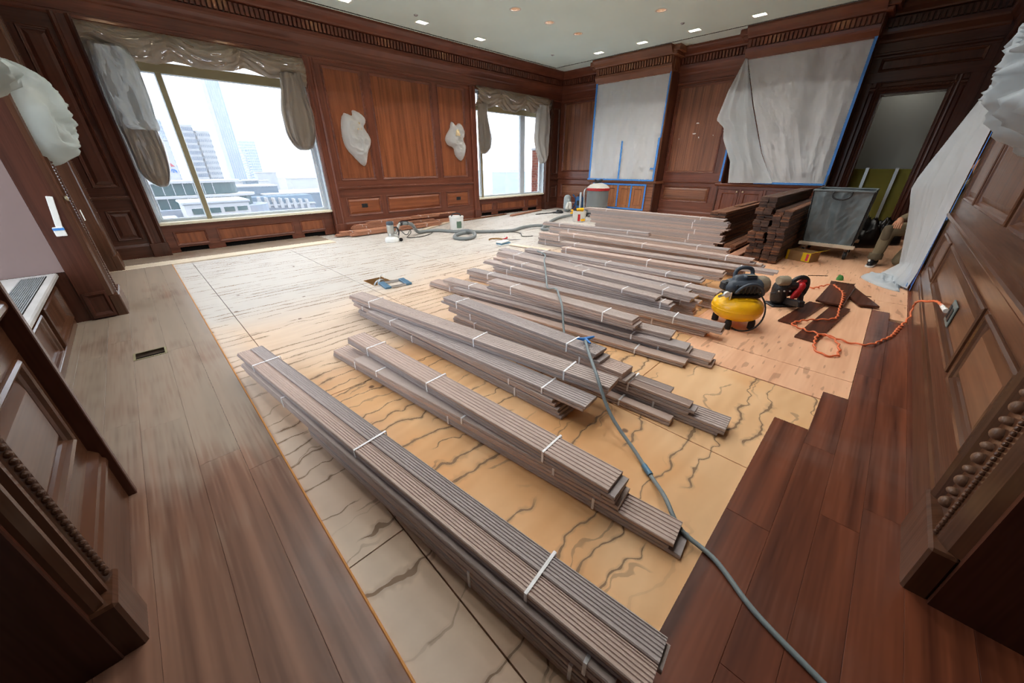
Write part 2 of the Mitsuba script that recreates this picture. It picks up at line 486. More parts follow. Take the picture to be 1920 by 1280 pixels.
# walls: a along the wall, d out of it into the room, z up
YA, XB, XC, YD, HC = 7.45, 9.41, -0.38, -0.45, 3.40
WM = {'A': lambda a, d, z: (a, YA - d, z), 'B': lambda a, d, z: (XB - d, a, z), 'C': lambda a, d, z: (XC + d, a, z), 'D': lambda a, d, z: (a, YD + d, z)}
GR = {'A': 0, 'B': 1, 'C': 1, 'D': 0}     # the axis along the wall


def wb(w, a0, a1, d0, d1, z0, z1, c=0.004):
    p, q = WM[w](a0, d0, z0), WM[w](a1, d1, z1)
    return cb(p[0], q[0], p[1], q[1], p[2], q[2], c)


def wmap(w, m):
    """a mesh in (a, d, z) put on the wall"""
    v, f = m
    x, y, z = WM[w](v[:, 0], v[:, 1], v[:, 2])
    r = np.stack([np.broadcast_to(x, len(v)), np.broadcast_to(y, len(v)), np.broadcast_to(z, len(v))], 1)
    return r, (f[:, ::-1] if w in 'AC' else f)


def wext(w, prof, a0, a1):
    """profile (d, z) swept along the wall"""
    m = trimesh.creation.extrude_polygon(Polygon(prof).buffer(0), a1 - a0, engine='earcut')
    v = np.array(m.vertices)
    return wmap(w, (np.stack([v[:, 2] + a0, v[:, 0], v[:, 1]], 1), np.array(m.faces)))


def vext(w, prof, z0, z1):
    """profile (a, d) swept upwards"""
    m = trimesh.creation.extrude_polygon(Polygon(prof).buffer(0), z1 - z0, engine='earcut')
    v = np.array(m.vertices)
    v[:, 2] += z0
    return wmap(w, (v, np.array(m.faces)))


def wframe(w, a0, a1, z0, z1, prof):
    """mitred frame: prof = [(inset, d)] from the outer edge inwards"""
    loops = []
    for s, d in prof:
        loops.append([(a0 + s, d, z0 + s), (a1 - s, d, z0 + s), (a1 - s, d, z1 - s), (a0 + s, d, z1 - s)])
    v = np.array(loops, float).reshape(-1, 3)
    q = []
    for k in range(len(prof) - 1):
        for j in range(4):
            q.append([k * 4 + j, k * 4 + (j + 1) % 4, (k + 1) * 4 + (j + 1) % 4, (k + 1) * 4 + j])
    return wmap(w, (v, tri(q)))


MOLD = [(0, 0.0), (0, 0.028), (0.008, 0.034), (0.018, 0.03), (0.024, 0.02), (0.034, 0.014), (0.042, 0.004), (0.042, 0.0)]


def panel(parent, w, a0, a1, z0, z1, raised=False, mat='mahogany_panel', fmat='mahogany_frame', d=0.0):
    g = 2 if not raised or (z1 - z0) > (a1 - a0) else GR[w]
    i = 0.035
    if raised:
        b = 0.075
        v = np.array([(a0 + i, d, z0 + i), (a1 - i, d, z0 + i), (a1 - i, d, z1 - i), (a0 + i, d, z1 - i),
                      (a0 + i, d + .005, z0 + i), (a1 - i, d + .005, z0 + i), (a1 - i, d + .005, z1 - i), (a0 + i, d + .005, z1 - i),
                      (a0 + b, d + .022, z0 + b), (a1 - b, d + .022, z0 + b), (a1 - b, d + .022, z1 - b), (a0 + b, d + .022, z1 - b)], float)
        q = [[0, 1, 2, 3], [8, 9, 10, 11]] + [[k * 4 + j, k * 4 + (j + 1) % 4, k * 4 + 4 + (j + 1) % 4, k * 4 + 4 + j] for k in (0, 1) for j in range(4)]
        put('panel', wmap(w, (v, tri(q))), mat, parent, grain=g)
    else:
        put('panel', wb(w, a0 + i, a1 - i, d, d + 0.006, z0 + i, z1 - i, 0.001), mat, parent, grain=2)
    put('panel_molding', wframe(w, a0, a1, z0, z1, [(s, d + h) for s, h in MOLD]), fmat, parent, grain=GR[w])


def stiles_rails(parent, w, a0, a1, z0, z1, holes, mat='mahogany_frame', d=0.02):
    """the flat framing around the panels: one rail or stile per strip between the holes (rectangles a0,a1,z0,z1 in rows)"""
    rows = sorted({(h[2], h[3]) for h in holes})
    z = z0
    for (b, t) in rows:
        if b - z > 0.005:
            put('rail', wb(w, a0, a1, 0, d, z, b, 0.002), mat, parent, grain=GR[w])
        a = a0
        for h in sorted(h for h in holes if (h[2], h[3]) == (b, t)):
            if h[0] - a > 0.005:
                put('stile', wb(w, a, h[0], 0, d, b, t, 0.002), mat, parent, grain=2)
            a = h[1]
        if a1 - a > 0.005:
            put('stile', wb(w, a, a1, 0, d, b, t, 0.002), mat, parent, grain=2)
        z = t
    if z1 - z > 0.005:
        put('rail', wb(w, a0, a1, 0, d, z, z1, 0.002), mat, parent, grain=GR[w])


CHAIR = [(0.0, 0.79), (0.03, 0.79), (0.036, 0.80), (0.048, 0.806), (0.056, 0.82), (0.056, 0.834), (0.05, 0.842), (0.0, 0.846)]
CROWN = [(0, 2.76), (.03, 2.76), (.05, 2.775), (.05, 2.80), (.03, 2.81), (.03, 2.93), (.045, 2.945), (.055, 2.97), (.085, 3.0), (.115, 3.035), (.125, 3.06), (.13, 3.10),
         (.085, 3.11), (.085, 3.24), (.15, 3.25), (.16, 3.27), (.18, 3.285), (.225, 3.315), (.26, 3.345), (.275, 3.365), (.285, 3.37), (.285, 3.40), (0, 3.40)]


def crown(name, w, a0, a1, off=0.0, mat='mahogany_frame', ends=False):
    k = struct(name, wext(w, [(d + off if d else off * 0.2, z) for d, z in CROWN], a0, a1), mat, grain=GR[w])
    n = int((a1 - a0) / 0.062)
    put('dentil_course', join([wb(w, a0 + (i + .2) * 0.062, a0 + (i + .2) * 0.062 + 0.04, off + .065, off + .132, 3.118, 3.232, 0.003) for i in range(n)]), mat, k, kind='stuff', grain=2)
    return k


# ------------------------------------------------------------------ floor
SLOT = (-0.33, -0.155, 3.31, 3.45)
BOXH = (1.62, 1.85, 3.79, 4.08)
fl = struct('floor', poly_ext([(-1.2, -1.4), (9.9, -1.4), (9.9, 7.62), (-1.2, 7.62)], -0.16, -0.022, [[(BOXH[0], BOXH[2]), (BOXH[1], BOXH[2]), (BOXH[1], BOXH[3]), (BOXH[0], BOXH[3])]]), 'dark_void')


def sheet(x0, x1, y0, y1, mat, g=0.0025):
    hole = []
    if x0 < BOXH[0] and x1 > BOXH[1] and y0 < BOXH[2] and y1 > BOXH[3]:
        hole = [[(BOXH[0], BOXH[2]), (BOXH[1], BOXH[2]), (BOXH[1], BOXH[3]), (BOXH[0], BOXH[3])]]
    put('plywood_sheet', poly_ext([(x0 + g, y0 + g), (x1 - g, y0 + g), (x1 - g, y1 - g), (x0 + g, y1 - g)], -0.02, 0.0 if mat == 'plywood_rough' else 0.003, hole), mat, fl)


XS = [0.12, 0.33, 1.55, 2.77, 3.99, 5.21, 6.43, 7.65, 8.87, 9.6]
CUTS = {0: [-0.4, 0.9, 3.34, 5.78, 7.6], 1: [-0.4, 1.97, 4.41, 6.64, 7.6], 2: [-0.4, 0.78, 3.2, 5.62, 7.6], 3: [0.9, 2.0, 4.36, 6.75, 7.6], 4: [0.9, 3.1, 5.5, 7.6],
        5: [2.1, 4.36, 6.75, 7.6], 6: [2.4, 4.9, 7.6], 7: [1.6, 4.0, 6.4, 7.6], 8: [2.4, 4.9, 7.6]}
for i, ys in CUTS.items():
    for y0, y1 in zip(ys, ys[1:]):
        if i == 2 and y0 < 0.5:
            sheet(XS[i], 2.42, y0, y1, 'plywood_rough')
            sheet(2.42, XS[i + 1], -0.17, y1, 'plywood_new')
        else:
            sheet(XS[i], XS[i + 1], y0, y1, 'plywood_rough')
for x0, x1, y0, y1 in [(2.77, 4.86, -0.17, 0.9), (4.86, 7.3, -0.4, 1.0), (7.3, 9.6, -0.4, 1.6), (5.21, 6.43, 1.0, 2.1), (6.43, 7.3, 1.0, 2.4), (7.3, 7.65, 1.6, 2.4), (3.99, 5.21, 0.9, 0.92), (4.3, 4.86, -0.4, -0.17), (8.87, 9.6, 1.6, 2.4)]:
    if y1 - y0 > 0.1:
        sheet(x0, x1, y0, y1, 'plywood_new')
for x0, x1 in [(2.77, 3.99)]:
    pass

PT = 0.015


def plank(x0, x1, y0, y1, mat, grain):
    g = 0.0004
    put('plank', cb(x0 + g, x1 - g, y0 + g, y1 - g, -0.02, PT + rng.uniform(-.0003, .0003), 0.0006), mat, fl, grain=grain)


put('edge_strip', cb(.1205, .128, .09, 6.645, 0.0005, .012, .002), 'edge_pine', fl)
rows = [0.12, -0.005, -0.155, -0.33, -0.46, -0.60, -0.74, -0.9]
r2 = random.Random(3)
for k in range(len(rows) - 1):
    x1, x0 = rows[k], rows[k + 1]
    y = -1.3 + r2.uniform(0, 0.6) - 0.6
    stops = [y]
    while stops[-1] < 6.65:
        stops.append(min(stops[-1] + r2.uniform(1.3, 2.3), 6.65))
    if k == 0:
        stops = [-1.3, 0.2, 1.62, 3.5, 5.2, 6.65]
    if k == 2:
        stops = [-1.3, 0.7, 2.3, SLOT[2], None, SLOT[3], 5.0, 6.65]
    for a, b in zip(stops, stops[1:]):
        if a is None or b is None or b - a < 0.02:
            continue
        plank(x0, x1, a, b, 'floor_plank_left', 1)
for k, (y0, y1) in enumerate([(6.65, 6.79), (6.79, 6.93), (6.93, 7.07), (7.07, 7.21), (7.21, 7.35), (7.35, 7.55)]):
    x = -0.9
    while x < 2.3:
        b = min(x + r2.uniform(0.9, 1.7), 2.3)
        plank(x, b, y0, y1, 'pale_board' if k < 2 and b > .3 else 'floor_plank_left', 0)
        x = b
for (y0, y1, xe, cuts) in [(-.055, .09, 2.03, [.12, 1.25]), (-.17, -.055, 2.5, [.12, .72, 1.9]), (-.285, -.17, 4.45, [.12, 1.47, 2.9]), (-.40, -.285, 4.2, [.12, 1.62, 2.6]),
                           (-.54, -.40, 9.0, [.12, 1.4]), (-.68, -.54, 3.0, [.12, .9]), (-.82, -.68, 3.0, [.12, 1.7]), (-.96, -.82, 3.0, [.12, .8]), (-1.1, -.96, 3.0, [.12, 1.3])]:
    st = cuts + [xe]
    for a, b in zip(st, st[1:]):
        plank(a, b, y0, y1, 'floor_plank_right', 0)

# ------------------------------------------------------------------ back wall (A)
W1, W2 = (0.18, 2.63), (6.22, 8.76)
ZS, ZH = 0.46, 2.75
wa = join([bx(-0.55, W1[0], YA, 7.62, 0, HC), bx(W1[1], W2[0], YA, 7.62, 0, HC), bx(W2[1], 9.9, YA, 7.62, 0, HC), bx(W1[0], W1[1], YA, 7.62, ZH, HC), bx(W2[0], W2[1], YA, 7.62, ZH, HC),
           bx(W1[0], W1[1], 7.56, 7.62, -0.02, ZS - .04), bx(W2[0], W2[1], 7.56, 7.62, -0.02, ZS - .04)])
A = struct('wall_back', wa, 'mahogany_dark', grain=2)
holes = [(2.92, 3.61, .95, 2.71), (3.745, 5.075, .95, 2.71), (5.205, 5.925, .95, 2.71), (2.925, 3.64, .32, .655), (3.755, 5.1, .30, .655), (5.25, 5.935, .32, .655)]
hr = [(h[0], h[1], .31, .655) if h[3] < 1 else h for h in holes]
stiles_rails(A, 'A', 2.81, 6.07, 0.0, 2.78, hr)
for h in hr:
    panel(A, 'A', *h, raised=h[3] < 1)
lh = [(-.30, -.05, .95, 2.62), (-.30, -.05, .27, .66)]
stiles_rails(A, 'A', -0.38, 0.0, 0, 2.78, lh, mat='mahogany_dark')
for h in lh:
    panel(A, 'A', *h, raised=True, mat='mahogany_dark', fmat='mahogany_dark')
rh = [(9.04, 9.34, .95, 2.62), (9.04, 9.34, .31, .66)]
stiles_rails(A, 'A', 8.98, 9.41, 0, 2.78, rh, mat='mahogany_dark')
for h in rh:
    panel(A, 'A', *h, raised=h[3] < 1, mat='mahogany_dark', fmat='mahogany_dark')
for a0, a1, m in [(2.81, 6.07, 'mahogany_frame'), (-.38, 0, 'mahogany_dark'), (8.98, 9.41, 'mahogany_dark')]:
    put('chair_rail', wext('A', CHAIR, a0, a1), m, A, grain=0)
    put('baseboard', wext('A', [(0, 0), (.032, 0), (.032, .17), (.026, .19), (.02, .205), (.014, .21), (0, .215)], a0, a1), m, A, grain=0)


def pilaster(par, w, a0, a1, zt, m, plinth=True):
    k = (a1 - a0)
    p = [(a0, 0), (a0, .06), (a0 + .12 * k, .075), (a0 + .25 * k, .06), (a0 + .3 * k, .045), (a0 + .7 * k, .045), (a0 + .75 * k, .06), (a0 + .88 * k, .075), (a1, .06), (a1, 0)]
    put('pilaster', vext(w, p, 0.2, zt), m, par, grain=2)
    put('plinth', wb(w, a0 - .012, a1 + .012, 0, .09, 0, .2, .008), m, par, grain=2)


for a0, a1, m in [(0.0, .18, 'mahogany_dark'), (2.63, 2.81, 'mahogany_frame'), (6.07, 6.22, 'mahogany_frame'), (8.76, 8.98, 'mahogany_dark')]:
    pilaster(A, 'A', a0, a1, 2.78, m)
for a0, a1 in (W1, W2):
    put('head_casing', wext('A', [(0, 2.735), (.05, 2.735), (.06, 2.75), (.05, 2.78), (0, 2.78)], a0, a1), 'mahogany_frame', A, grain=0)
crown('trim_1', 'A', -0.38, 9.41)

for (a0, a1), pans, m in [(W1, [(.29, .69), (.82, 1.93), (2.04, 2.46)], 'mahogany_frame'), (W2, [(6.36, 6.76), (6.9, 8.0), (8.12, 8.55)], 'mahogany_frame')]:
    t = thing('radiator_cover', 'panelled mahogany radiator cover under the ' + ('left window with the city view' if a0 < 3 else 'narrow far window beside the corner'), 'radiator cover')
    legs = [(a0, pans[0][0] + .02), (pans[0][1] - .04, pans[1][0] + .06), (pans[1][1] - .06, pans[2][0] + .04), (pans[2][1] - .02, a1)]
    body = [wb('A', a0 + .002, a1 - .002, -.08, -.055, .085, .435, .003)] + [wb('A', b0 + .002, b1 - .002, -.08, -.055, 0.016, .085, .003) for b0, b1 in legs]
    put('body', join(body), m, t, grain=0)
    for b0, b1 in pans:
        put('panel', wb('A', b0 + .03, b1 - .03, -.055, -.05, .145, .29, .001), 'mahogany_panel', t, grain=2)
        put('panel_molding', wframe('A', b0, b1, .115, .32, [(s * .7, -.055 + h * .6) for s, h in MOLD]), m, t, grain=0)
    put('toe_gap', wb('A', a0 + .01, a1 - .01, -.105, -.1, 0.016, .085, .001), 'black_gap', t)  # black sheet standing in for the shade under the cover

def window(name, a0, a1, mulls, beam, extra=None):
    w = struct(name, wb('A', a0, a1, -.16, .03, ZS - .04, ZS, .006), 'sill_cream')
    put('jamb', join([wb('A', a0, a0 + .02, -.17, 0, ZS, ZH, .002), wb('A', a1 - .02, a1, -.17, 0, ZS, ZH, .002), wb('A', a0, a1, -.17, 0, ZH - .02, ZH, .002)]), 'frame_white', w)
    put('frame', join([wb('A', a0 + .02, a1 - .02, -.15, -.1, ZS, ZS + .045, .003), wb('A', a0 + .02, a0 + .075, -.15, -.1, ZS, ZH - .02, .003), wb('A', a1 - .1, a1 - .02, -.15, -.1, ZS, ZH - .02, .003),
                       wb('A', a0 + .02, a1 - .02, -.15, -.1, ZH - .06, ZH - .02, .003)]), 'frame_white', w)
    for b0, b1, mt in mulls:
        put('mullion', wb('A', b0, b1, -.155, -.085, ZS, ZH - .02, .004), mt, w)
    put('transom', wb('A', a0 + .02, a1 - .02, -.155, -.08, beam[0], beam[1], .004), 'frame_bronze', w)
    xs = [a0 + .05] + [b for b0, b1, _ in mulls for b in (b0 + .005, b1 - .005)] + [a1 - .06]
    for p0, p1 in zip(xs[::2], xs[1::2]):
        for q0, q1 in ((ZS + .03, beam[0] + .005), (beam[1] - .005, ZH - .05)):
            put('pane', (np.array([WM['A'](p0, -.127, q0), WM['A'](p1, -.127, q0), WM['A'](p1, -.127, q1), WM['A'](p0, -.127, q1)], float), tri([[0, 1, 2, 3]])), 'glass', w)
            put('glazing_bead', wframe('A', p0 - .004, p1 + .004, q0 - .004, q1 + .004, [(0, -.1), (0, -.09), (.012, -.092), (.022, -.12)]), 'frame_white', w)
    return w


window('window_1', *W1, [(.765, .825, 'frame_bronze')], (2.33, 2.45))
window('window_2', *W2, [(6.44, 6.5, 'frame_bronze'), (7.85, 8.02, 'frame_white')], (2.36, 2.48))

# ------------------------------------------------------------------ right wall (B)
DOOR = (-0.07, 0.72, 2.25)
B = struct('wall_right', join([bx(XB, 9.6, DOOR[1], 7.62, -0.02, HC), bx(XB, 9.6, -1.3, DOOR[0], -0.02, HC), bx(XB, 9.6, DOOR[0], DOOR[1], DOOR[2], HC)]), 'mahogany_dark', grain=2)
for a0, a1, hs, m, fm in [(6.02, 7.45, [(6.2, 7.3, 1.03, 2.73), (6.2, 7.3, .33, .7)], 'walnut_face', 'mahogany_frame'), (2.78, 4.17, [(3.04, 4.13, 1.03, 2.74), (3.04, 4.13, .40, .745)], 'walnut_face', 'mahogany_frame')]:
    stiles_rails(B, 'B', a0, a1, 0, 2.78, hs, mat=fm)
    for h in hs:
        panel(B, 'B', *h, raised=h[3] < 1, mat=m, fmat=fm)
    put('chair_rail', wext('B', [(d, z + .02) for d, z in CHAIR], a0, a1), fm, B, grain=1)
    put('baseboard', wext('B', [(0, 0), (.032, 0), (.032, .17), (.02, .205), (0, .215)], a0, a1), fm, B, grain=1)
ph = [(-.29, .85, 2.55, 2.73)]
stiles_rails(B, 'B', -.38, .97, 2.41, 2.78, ph, mat='mahogany_dark')
panel(B, 'B', *ph[0], mat='mahogany_dark', fmat='mahogany_dark')
cas = [(0, 0), (0, .03), (.02, .04), (.035, .03), (.05, .045), (.07, .05), (.09, .035), (.13, .03), (.15, .018), (.15, 0)]
for a0, sgn in ((DOOR[1], 1), (DOOR[0], -1)):
    put('door_casing', vext('B', [(a0 + sgn * s, d) for s, d in cas], 0, DOOR[2] + .15), 'mahogany_dark', B, grain=2)
put('door_casing', wext('B', [(d, DOOR[2] + s) for s, d in cas], DOOR[0] - .15, DOOR[1] + .15), 'mahogany_dark', B, grain=1)
bead = lambda w, a, z0, z1, n, d, r: join([mapv(trimesh_ico(r), lambda v, k=k: v + np.array(WM[w](a, d, z0 + (z1 - z0) * (k + .5) / n))) for k in range(n)])


def trimesh_ico(r, sub=1):
    m = trimesh.creation.icosphere(subdivisions=sub, radius=r)
    return np.array(m.vertices), np.array(m.faces)


put('bead_molding', join([bead('B', DOOR[1] + .06, .2, DOOR[2] + .05, 70, .046, .012),
                          join([mapv(trimesh_ico(.012), lambda v, k=k: v + np.array(WM['B'](DOOR[0] - .05 + .9 * (k + .5) / 30, .046, DOOR[2] + .06))) for k in range(30)])]), 'mahogany_dark', B, kind='stuff', grain=2)
put('stile', wb('B', .87, .97, 0, .02, 0, 2.41, .002), 'mahogany_dark', B, grain=2)
put('stile', wb('B', -.38, -.22, 0, .02, 0, 2.41, .002), 'mahogany_dark', B, grain=2)
put('door_jamb', join([wb('B', DOOR[1] - .02, DOOR[1], -.3, 0, 0, DOOR[2], .002), wb('B', DOOR[0], DOOR[0] + .02, -.3, 0, 0, DOOR[2], .002), wb('B', DOOR[0], DOOR[1], -.3, 0, DOOR[2] - .02, DOOR[2], .002)]), 'mahogany_dark', B, grain=2)
crown('trim_2', 'B', 6.02, 7.45)
crown('trim_3', 'B', 2.78, 4.17)
crown('trim_4', 'B', -.38, .97, mat='mahogany_dark')
CL = struct('wall_closet', join([bx(10.35, 10.4, -1.3, 2.0, -0.02, HC), bx(9.6, 10.4, -1.0, -.95, -0.02, HC), bx(9.6, 10.4, 1.3, 1.35, -0.02, HC), bx(9.6, 10.4, -1.3, 1.3, 2.7, 2.75), bx(9.6, 10.4, -1.3, 1.3, -.06, -0.001)]), 'drywall')

t = thing('closet_lamp', 'added round fill lamp inside the closet behind the doorway, out of view', 'ceiling light')  # unseen lamp, added to brighten the closet wall
put('bowl', lathe([(.001, -.05), (.09, -.045), (.13, -.01), (.135, 0)], 20, (9.95, .4, 2.7)), 'lid_white', t, smooth=40, emit=[9.0, 8.9, 8.4])

# ------------------------------------------------------------------ near right wall (D)
D = struct('wall_front', join([bx(1.33, 5.5, -0.62, YD, -0.02, HC), bx(-1.3, 1.33, -0.62, YD, 2.35, HC), bx(7.4, 9.6, -0.62, YD, -0.02, HC), bx(5.5, 7.4, -0.62, YD, 2.3, HC), bx(-0.6, -0.1, -0.62, -.5, -0.02, 2.4)]), 'shade_frame', grain=2)
dh = [(1.70, 2.37, .32, .64), (2.46, 4.36, .32, .64), (4.46, 5.1, .32, .64), (1.70, 2.9, .92, 2.6), (3.0, 4.3, .92, 2.6), (4.4, 5.1, .92, 2.6)]
stiles_rails(D, 'D', 1.62, 5.5, 0, 2.78, dh, mat='shade_frame')
for h in dh:
    panel(D, 'D', *h, raised=True, mat='shade_panel', fmat='shade_frame')
put('chair_rail', wext('D', [(d * 1.1, z - .05) for d, z in CHAIR], 1.62, 5.35), 'shade_frame', D, grain=0)
put('baseboard', wext('D', [(0, 0), (.03, 0), (.03, .14), (.034, .145), (.034, .155), (.028, .165), (.028, .18), (.02, .19), (.014, .2), (0, .205)], 1.62, 5.5), 'shade_frame', D, grain=0)
crown('trim_5', 'D', 1.0, 9.41, mat='mahogany_dark')
# beaded casing of the near doorway
put('door_casing', vext('D', [(1.62, 0), (1.62, .045), (1.605, .055), (1.59, .045), (1.58, .03), (1.49, .026), (1.46, .04), (1.42, .05), (1.38, .045), (1.345, .026), (1.33, 0)], .2, 2.5), 'shade_frame', D, grain=2)
put('plinth', wb('D', 1.325, 1.635, 0, .062, 0, .2, .008), 'shade_frame', D, grain=2)
bd = mikit.ply(trimesh_ico(1.0, 2), 'shade_frame', smooth=True, uv=np.asarray(trimesh_ico(1.0, 2)[0])[:, :2] * .05)
for k in range(44):
    put('bead', bd, 'lit_bead', D, to_world=T().translate([1.535, YD + .034, .235 + k * .046]).scale([.017, .017, .019 if k % 2 == 0 else .012]))
put('bead_row', join([mapv(trimesh_ico(.0075), lambda v, k=k: v + np.array([1.40, YD + .05, .21 + k * .017])) for k in range(110)]), 'shade_frame', D, kind='stuff', grain=2)
put('door_jamb', join([bx(1.31, 1.33, -0.9, YD + .002, 0, 2.4), bx(-0.1, -0.08, -0.9, -0.5, 0, 2.4)]), 'mahogany_dark', D, grain=2)
struct('wall_hall', join([bx(-1.6, 3.2, -1.4, -1.35, -0.02, HC), bx(3.15, 3.2, -1.4, -0.62, -0.02, HC), bx(-1.65, -1.6, -1.4, 1.3, -0.02, HC), bx(-1.65, 8.2, -1.4, -0.62, 2.6, 2.65), bx(5.0, 8.2, -1.4, -1.35, -.02, HC), bx(5.0, 5.05, -1.4, -.62, -.02, HC), bx(8.15, 8.2, -1.4, -.62, -.02, HC), bx(-1.65, -.62, -.62, 1.3, 2.6, 2.65)]), 'dark_void')

# ------------------------------------------------------------------ left wall (C): doorway, pier, window bay, column, second bay
BAYX = -1.25
Cw = struct('wall_left', join([bx(-0.62, XC - .04, 1.1, 1.83, -0.02, HC), bx(BAYX, XC - .04, 4.57, 4.97, -0.02, HC), bx(BAYX, XC - .02, 6.7, 7.62, -0.02, HC),
                               bx(BAYX, XC - .02, -0.62, 7.62, 2.75, HC), bx(BAYX - .1, BAYX, 1.3, 1.95, -0.02, HC), bx(BAYX - .1, BAYX, 4.5, 5.0, -0.02, HC), bx(BAYX - .1, BAYX, 6.65, 7.62, -0.02, HC),
                               bx(BAYX - .1, BAYX, 1.3, 7.62, -0.02, .44), bx(BAYX - .1, BAYX, 1.3, 7.62, 2.7, HC), bx(-1.65, -0.62, 1.25, 1.83, -0.02, HC), bx(-1.65, XC - .04, -0.62, 1.1, 2.35, 2.8)]), 'mahogany_dark', grain=2)
put('reveal', join([bx(BAYX, -.56, 4.555, 4.57, .44, 2.75), bx(BAYX, -.56, 6.685, 6.7, .44, 2.75), bx(BAYX, -.56, 1.83, 1.845, .44, 2.75), bx(BAYX, -.56, 4.97, 4.985, .44, 2.75)]), 'mauve_paint', Cw)
# near pier
ph = [(1.26, 1.72, .36, .68), (1.26, 1.72, .97, 2.6)]
cw_holes = ph
XCs = WM['C']
WM['C'] = lambda a, d, z: (-0.42 + d, a, z)
stiles_rails(Cw, 'C', 1.2, 1.8, 0, 2.75, cw_holes, mat='shade_frame')
for h in cw_holes:
    panel(Cw, 'C', *h, raised=True, mat='shade_frame', fmat='shade_frame')
put('chair_rail', wext('C', [(d, z) for d, z in CHAIR], 1.2, 1.8), 'shade_frame', Cw, grain=1)
put('baseboard', wext('C', [(0, 0), (.04, 0), (.04, .19), (.048, .2), (.048, .215), (.04, .225), (.04, .245), (.03, .258), (.02, .27), (0, .275)], 1.2, 1.8), 'shade_frame', Cw, grain=1)
put('stile', cb(-0.46, -0.355, 1.8, 1.83, 0, 2.75, .003), 'mahogany_dark', Cw, grain=2)
put('door_casing', vext('C', [(1.215, 0), (1.215, .05), (1.2, .062), (1.18, .05), (1.17, .04), (1.16, .052), (1.145, .052), (1.14, .036), (1.13, .036), (1.12, .046), (1.105, .046), (1.095, .03), (1.09, 0)], .2, 2.5), 'shade_frame', Cw, grain=2)
put('plinth', wb('C', 1.085, 1.222, 0, .07, 0, .2, .008), 'shade_frame', Cw, grain=2)
put('bead_row', join([mapv(trimesh_ico(.009), lambda v, k=k: v + np.array([-.42 + .056, 1.19, .22 + k * .02])) for k in range(80)]), 'shade_frame', Cw, kind='stuff', grain=2)
put('door_jamb', cb(-0.9, -.4, 1.08, 1.1, 0, 2.4, .003), 'mahogany_dark', Cw, grain=2)
WM['C'] = XCs
# column between the bays and the one by the corner: wood lining, beaded casings, base panel
for (y0, y1) in ((4.57, 4.97), (6.7, 7.06)):
    put('column_lining', cb(-.56, -.385, y0 - .016, y0, 0, 2.75, .003), 'mahogany_dark' if y0 < 5 else 'shade_frame', Cw, grain=2)
    put('column_casing', vext('C', [(y0 - .02, -.02), (y0 - .02, .01), (y0, .02), (y0 + .05, .02), (y0 + .06, .035), (y0 + .09, .04), (y0 + .12, .035), (y0 + .13, .02), (y1 - .06, .02), (y1 - .05, .03), (y1 - .02, .03), (y1, .02), (y1, -.02)], .2, 2.75), 'shade_frame', Cw, grain=2)
    put('plinth', wb('C', y0 - .022, y1 + .008, -.02, .05, 0, .2, .008), 'shade_frame', Cw, grain=2)
    put('bead_row', join([mapv(trimesh_ico(.008), lambda v, k=k: v + np.array([XC + .042, y0 + .09, .22 + k * .022])) for k in range(110)]), 'sill_cream' if 0 else 'shade_frame', Cw, kind='stuff', grain=2)
put('panel_molding', mapv(wframe('A', 0, 1, 0, 1, [(0, 0), (0, .02), (.1, .02), (.2, 0)]), lambda v: np.stack([-.54 + .14 * v[:, 0], 4.553 - (YA - v[:, 1]), .03 + .22 * v[:, 2]], 1)), 'mahogany_dark', Cw, grain=2)


def bay_window(name, y0, y1):
    w = struct(name, cb(BAYX - .06, BAYX + .03, y0, y1, .42, .46, .004), 'sill_cream')
    n = 2
    xs = np.linspace(y0, y1, n + 1)
    put('frame', join([bx(BAYX - .06, BAYX - .01, y0, y1, .46, .5), bx(BAYX - .06, BAYX - .01, y0, y1, 2.66, 2.7)] + [bx(BAYX - .06, BAYX - .01, y - .03, y + .03, .5, 2.66) for y in xs]), 'frame_bronze', w)
    for a, b in zip(xs, xs[1:]):
        put('pane', (np.array([[BAYX - .04, a + .03, .5], [BAYX - .04, b - .03, .5], [BAYX - .04, b - .03, 2.66], [BAYX - .04, a + .03, 2.66]]), tri([[0, 1, 2, 3]])), 'glass', w)


bay_window('window_3', 1.95, 4.5)
bay_window('window_4', 5.0, 6.65)
for (y0, y1), lab in (((1.85, 4.55), 'panelled radiator cabinet with a slotted stone top in the left window bay'), ((4.99, 6.68), 'radiator cabinet in the second left bay behind the column')):
    t = thing('radiator_cabinet', lab, 'radiator cabinet')
    put('body', cb(-1.2, -.66, y0, y1, 0.016, .40, .004), 'walnut_face' if 0 else 'shade_frame', t, grain=1)
    put('top', join([cb(-1.22, -.6, y0, y1, .405, .44, .008)]), 'marble_top', t)
    put('grille', bx(-.775, -.645, y0 + .1, y1 - .1, .44, .4415), 'black_gap', t)
    sl = mikit.ply(bx(-.002, .002, y0 + .1, y1 - .1, .4415, .446), 'steel')
    for k in range(12):
        put('grille_bar', sl, 'galvanised', t, to_world=T().translate([-.767 + .0105 * k, 0, 0]))
    for q0, q1 in ((y0 + .12, y0 + .62), (y0 + .75, y1 - .95), (y1 - .82, y1 - .1)):
        if q1 - q0 < .2:
            continue
        WM['C'] = lambda a, d, z: (-.66 + d, a, z)
        panel(t, 'C', q0, q1, .09, .36, raised=False, mat='shade_frame', fmat='shade_frame')
        WM['C'] = XCs
    put('nosing', cb(-.66, -.625, y0, y1, .375, .405, .008), 'shade_frame', t, grain=1)
    put('base', cb(-.66, -.64, y0, y1 - .05, 0.016, .07, .004), 'shade_frame', t, grain=1)

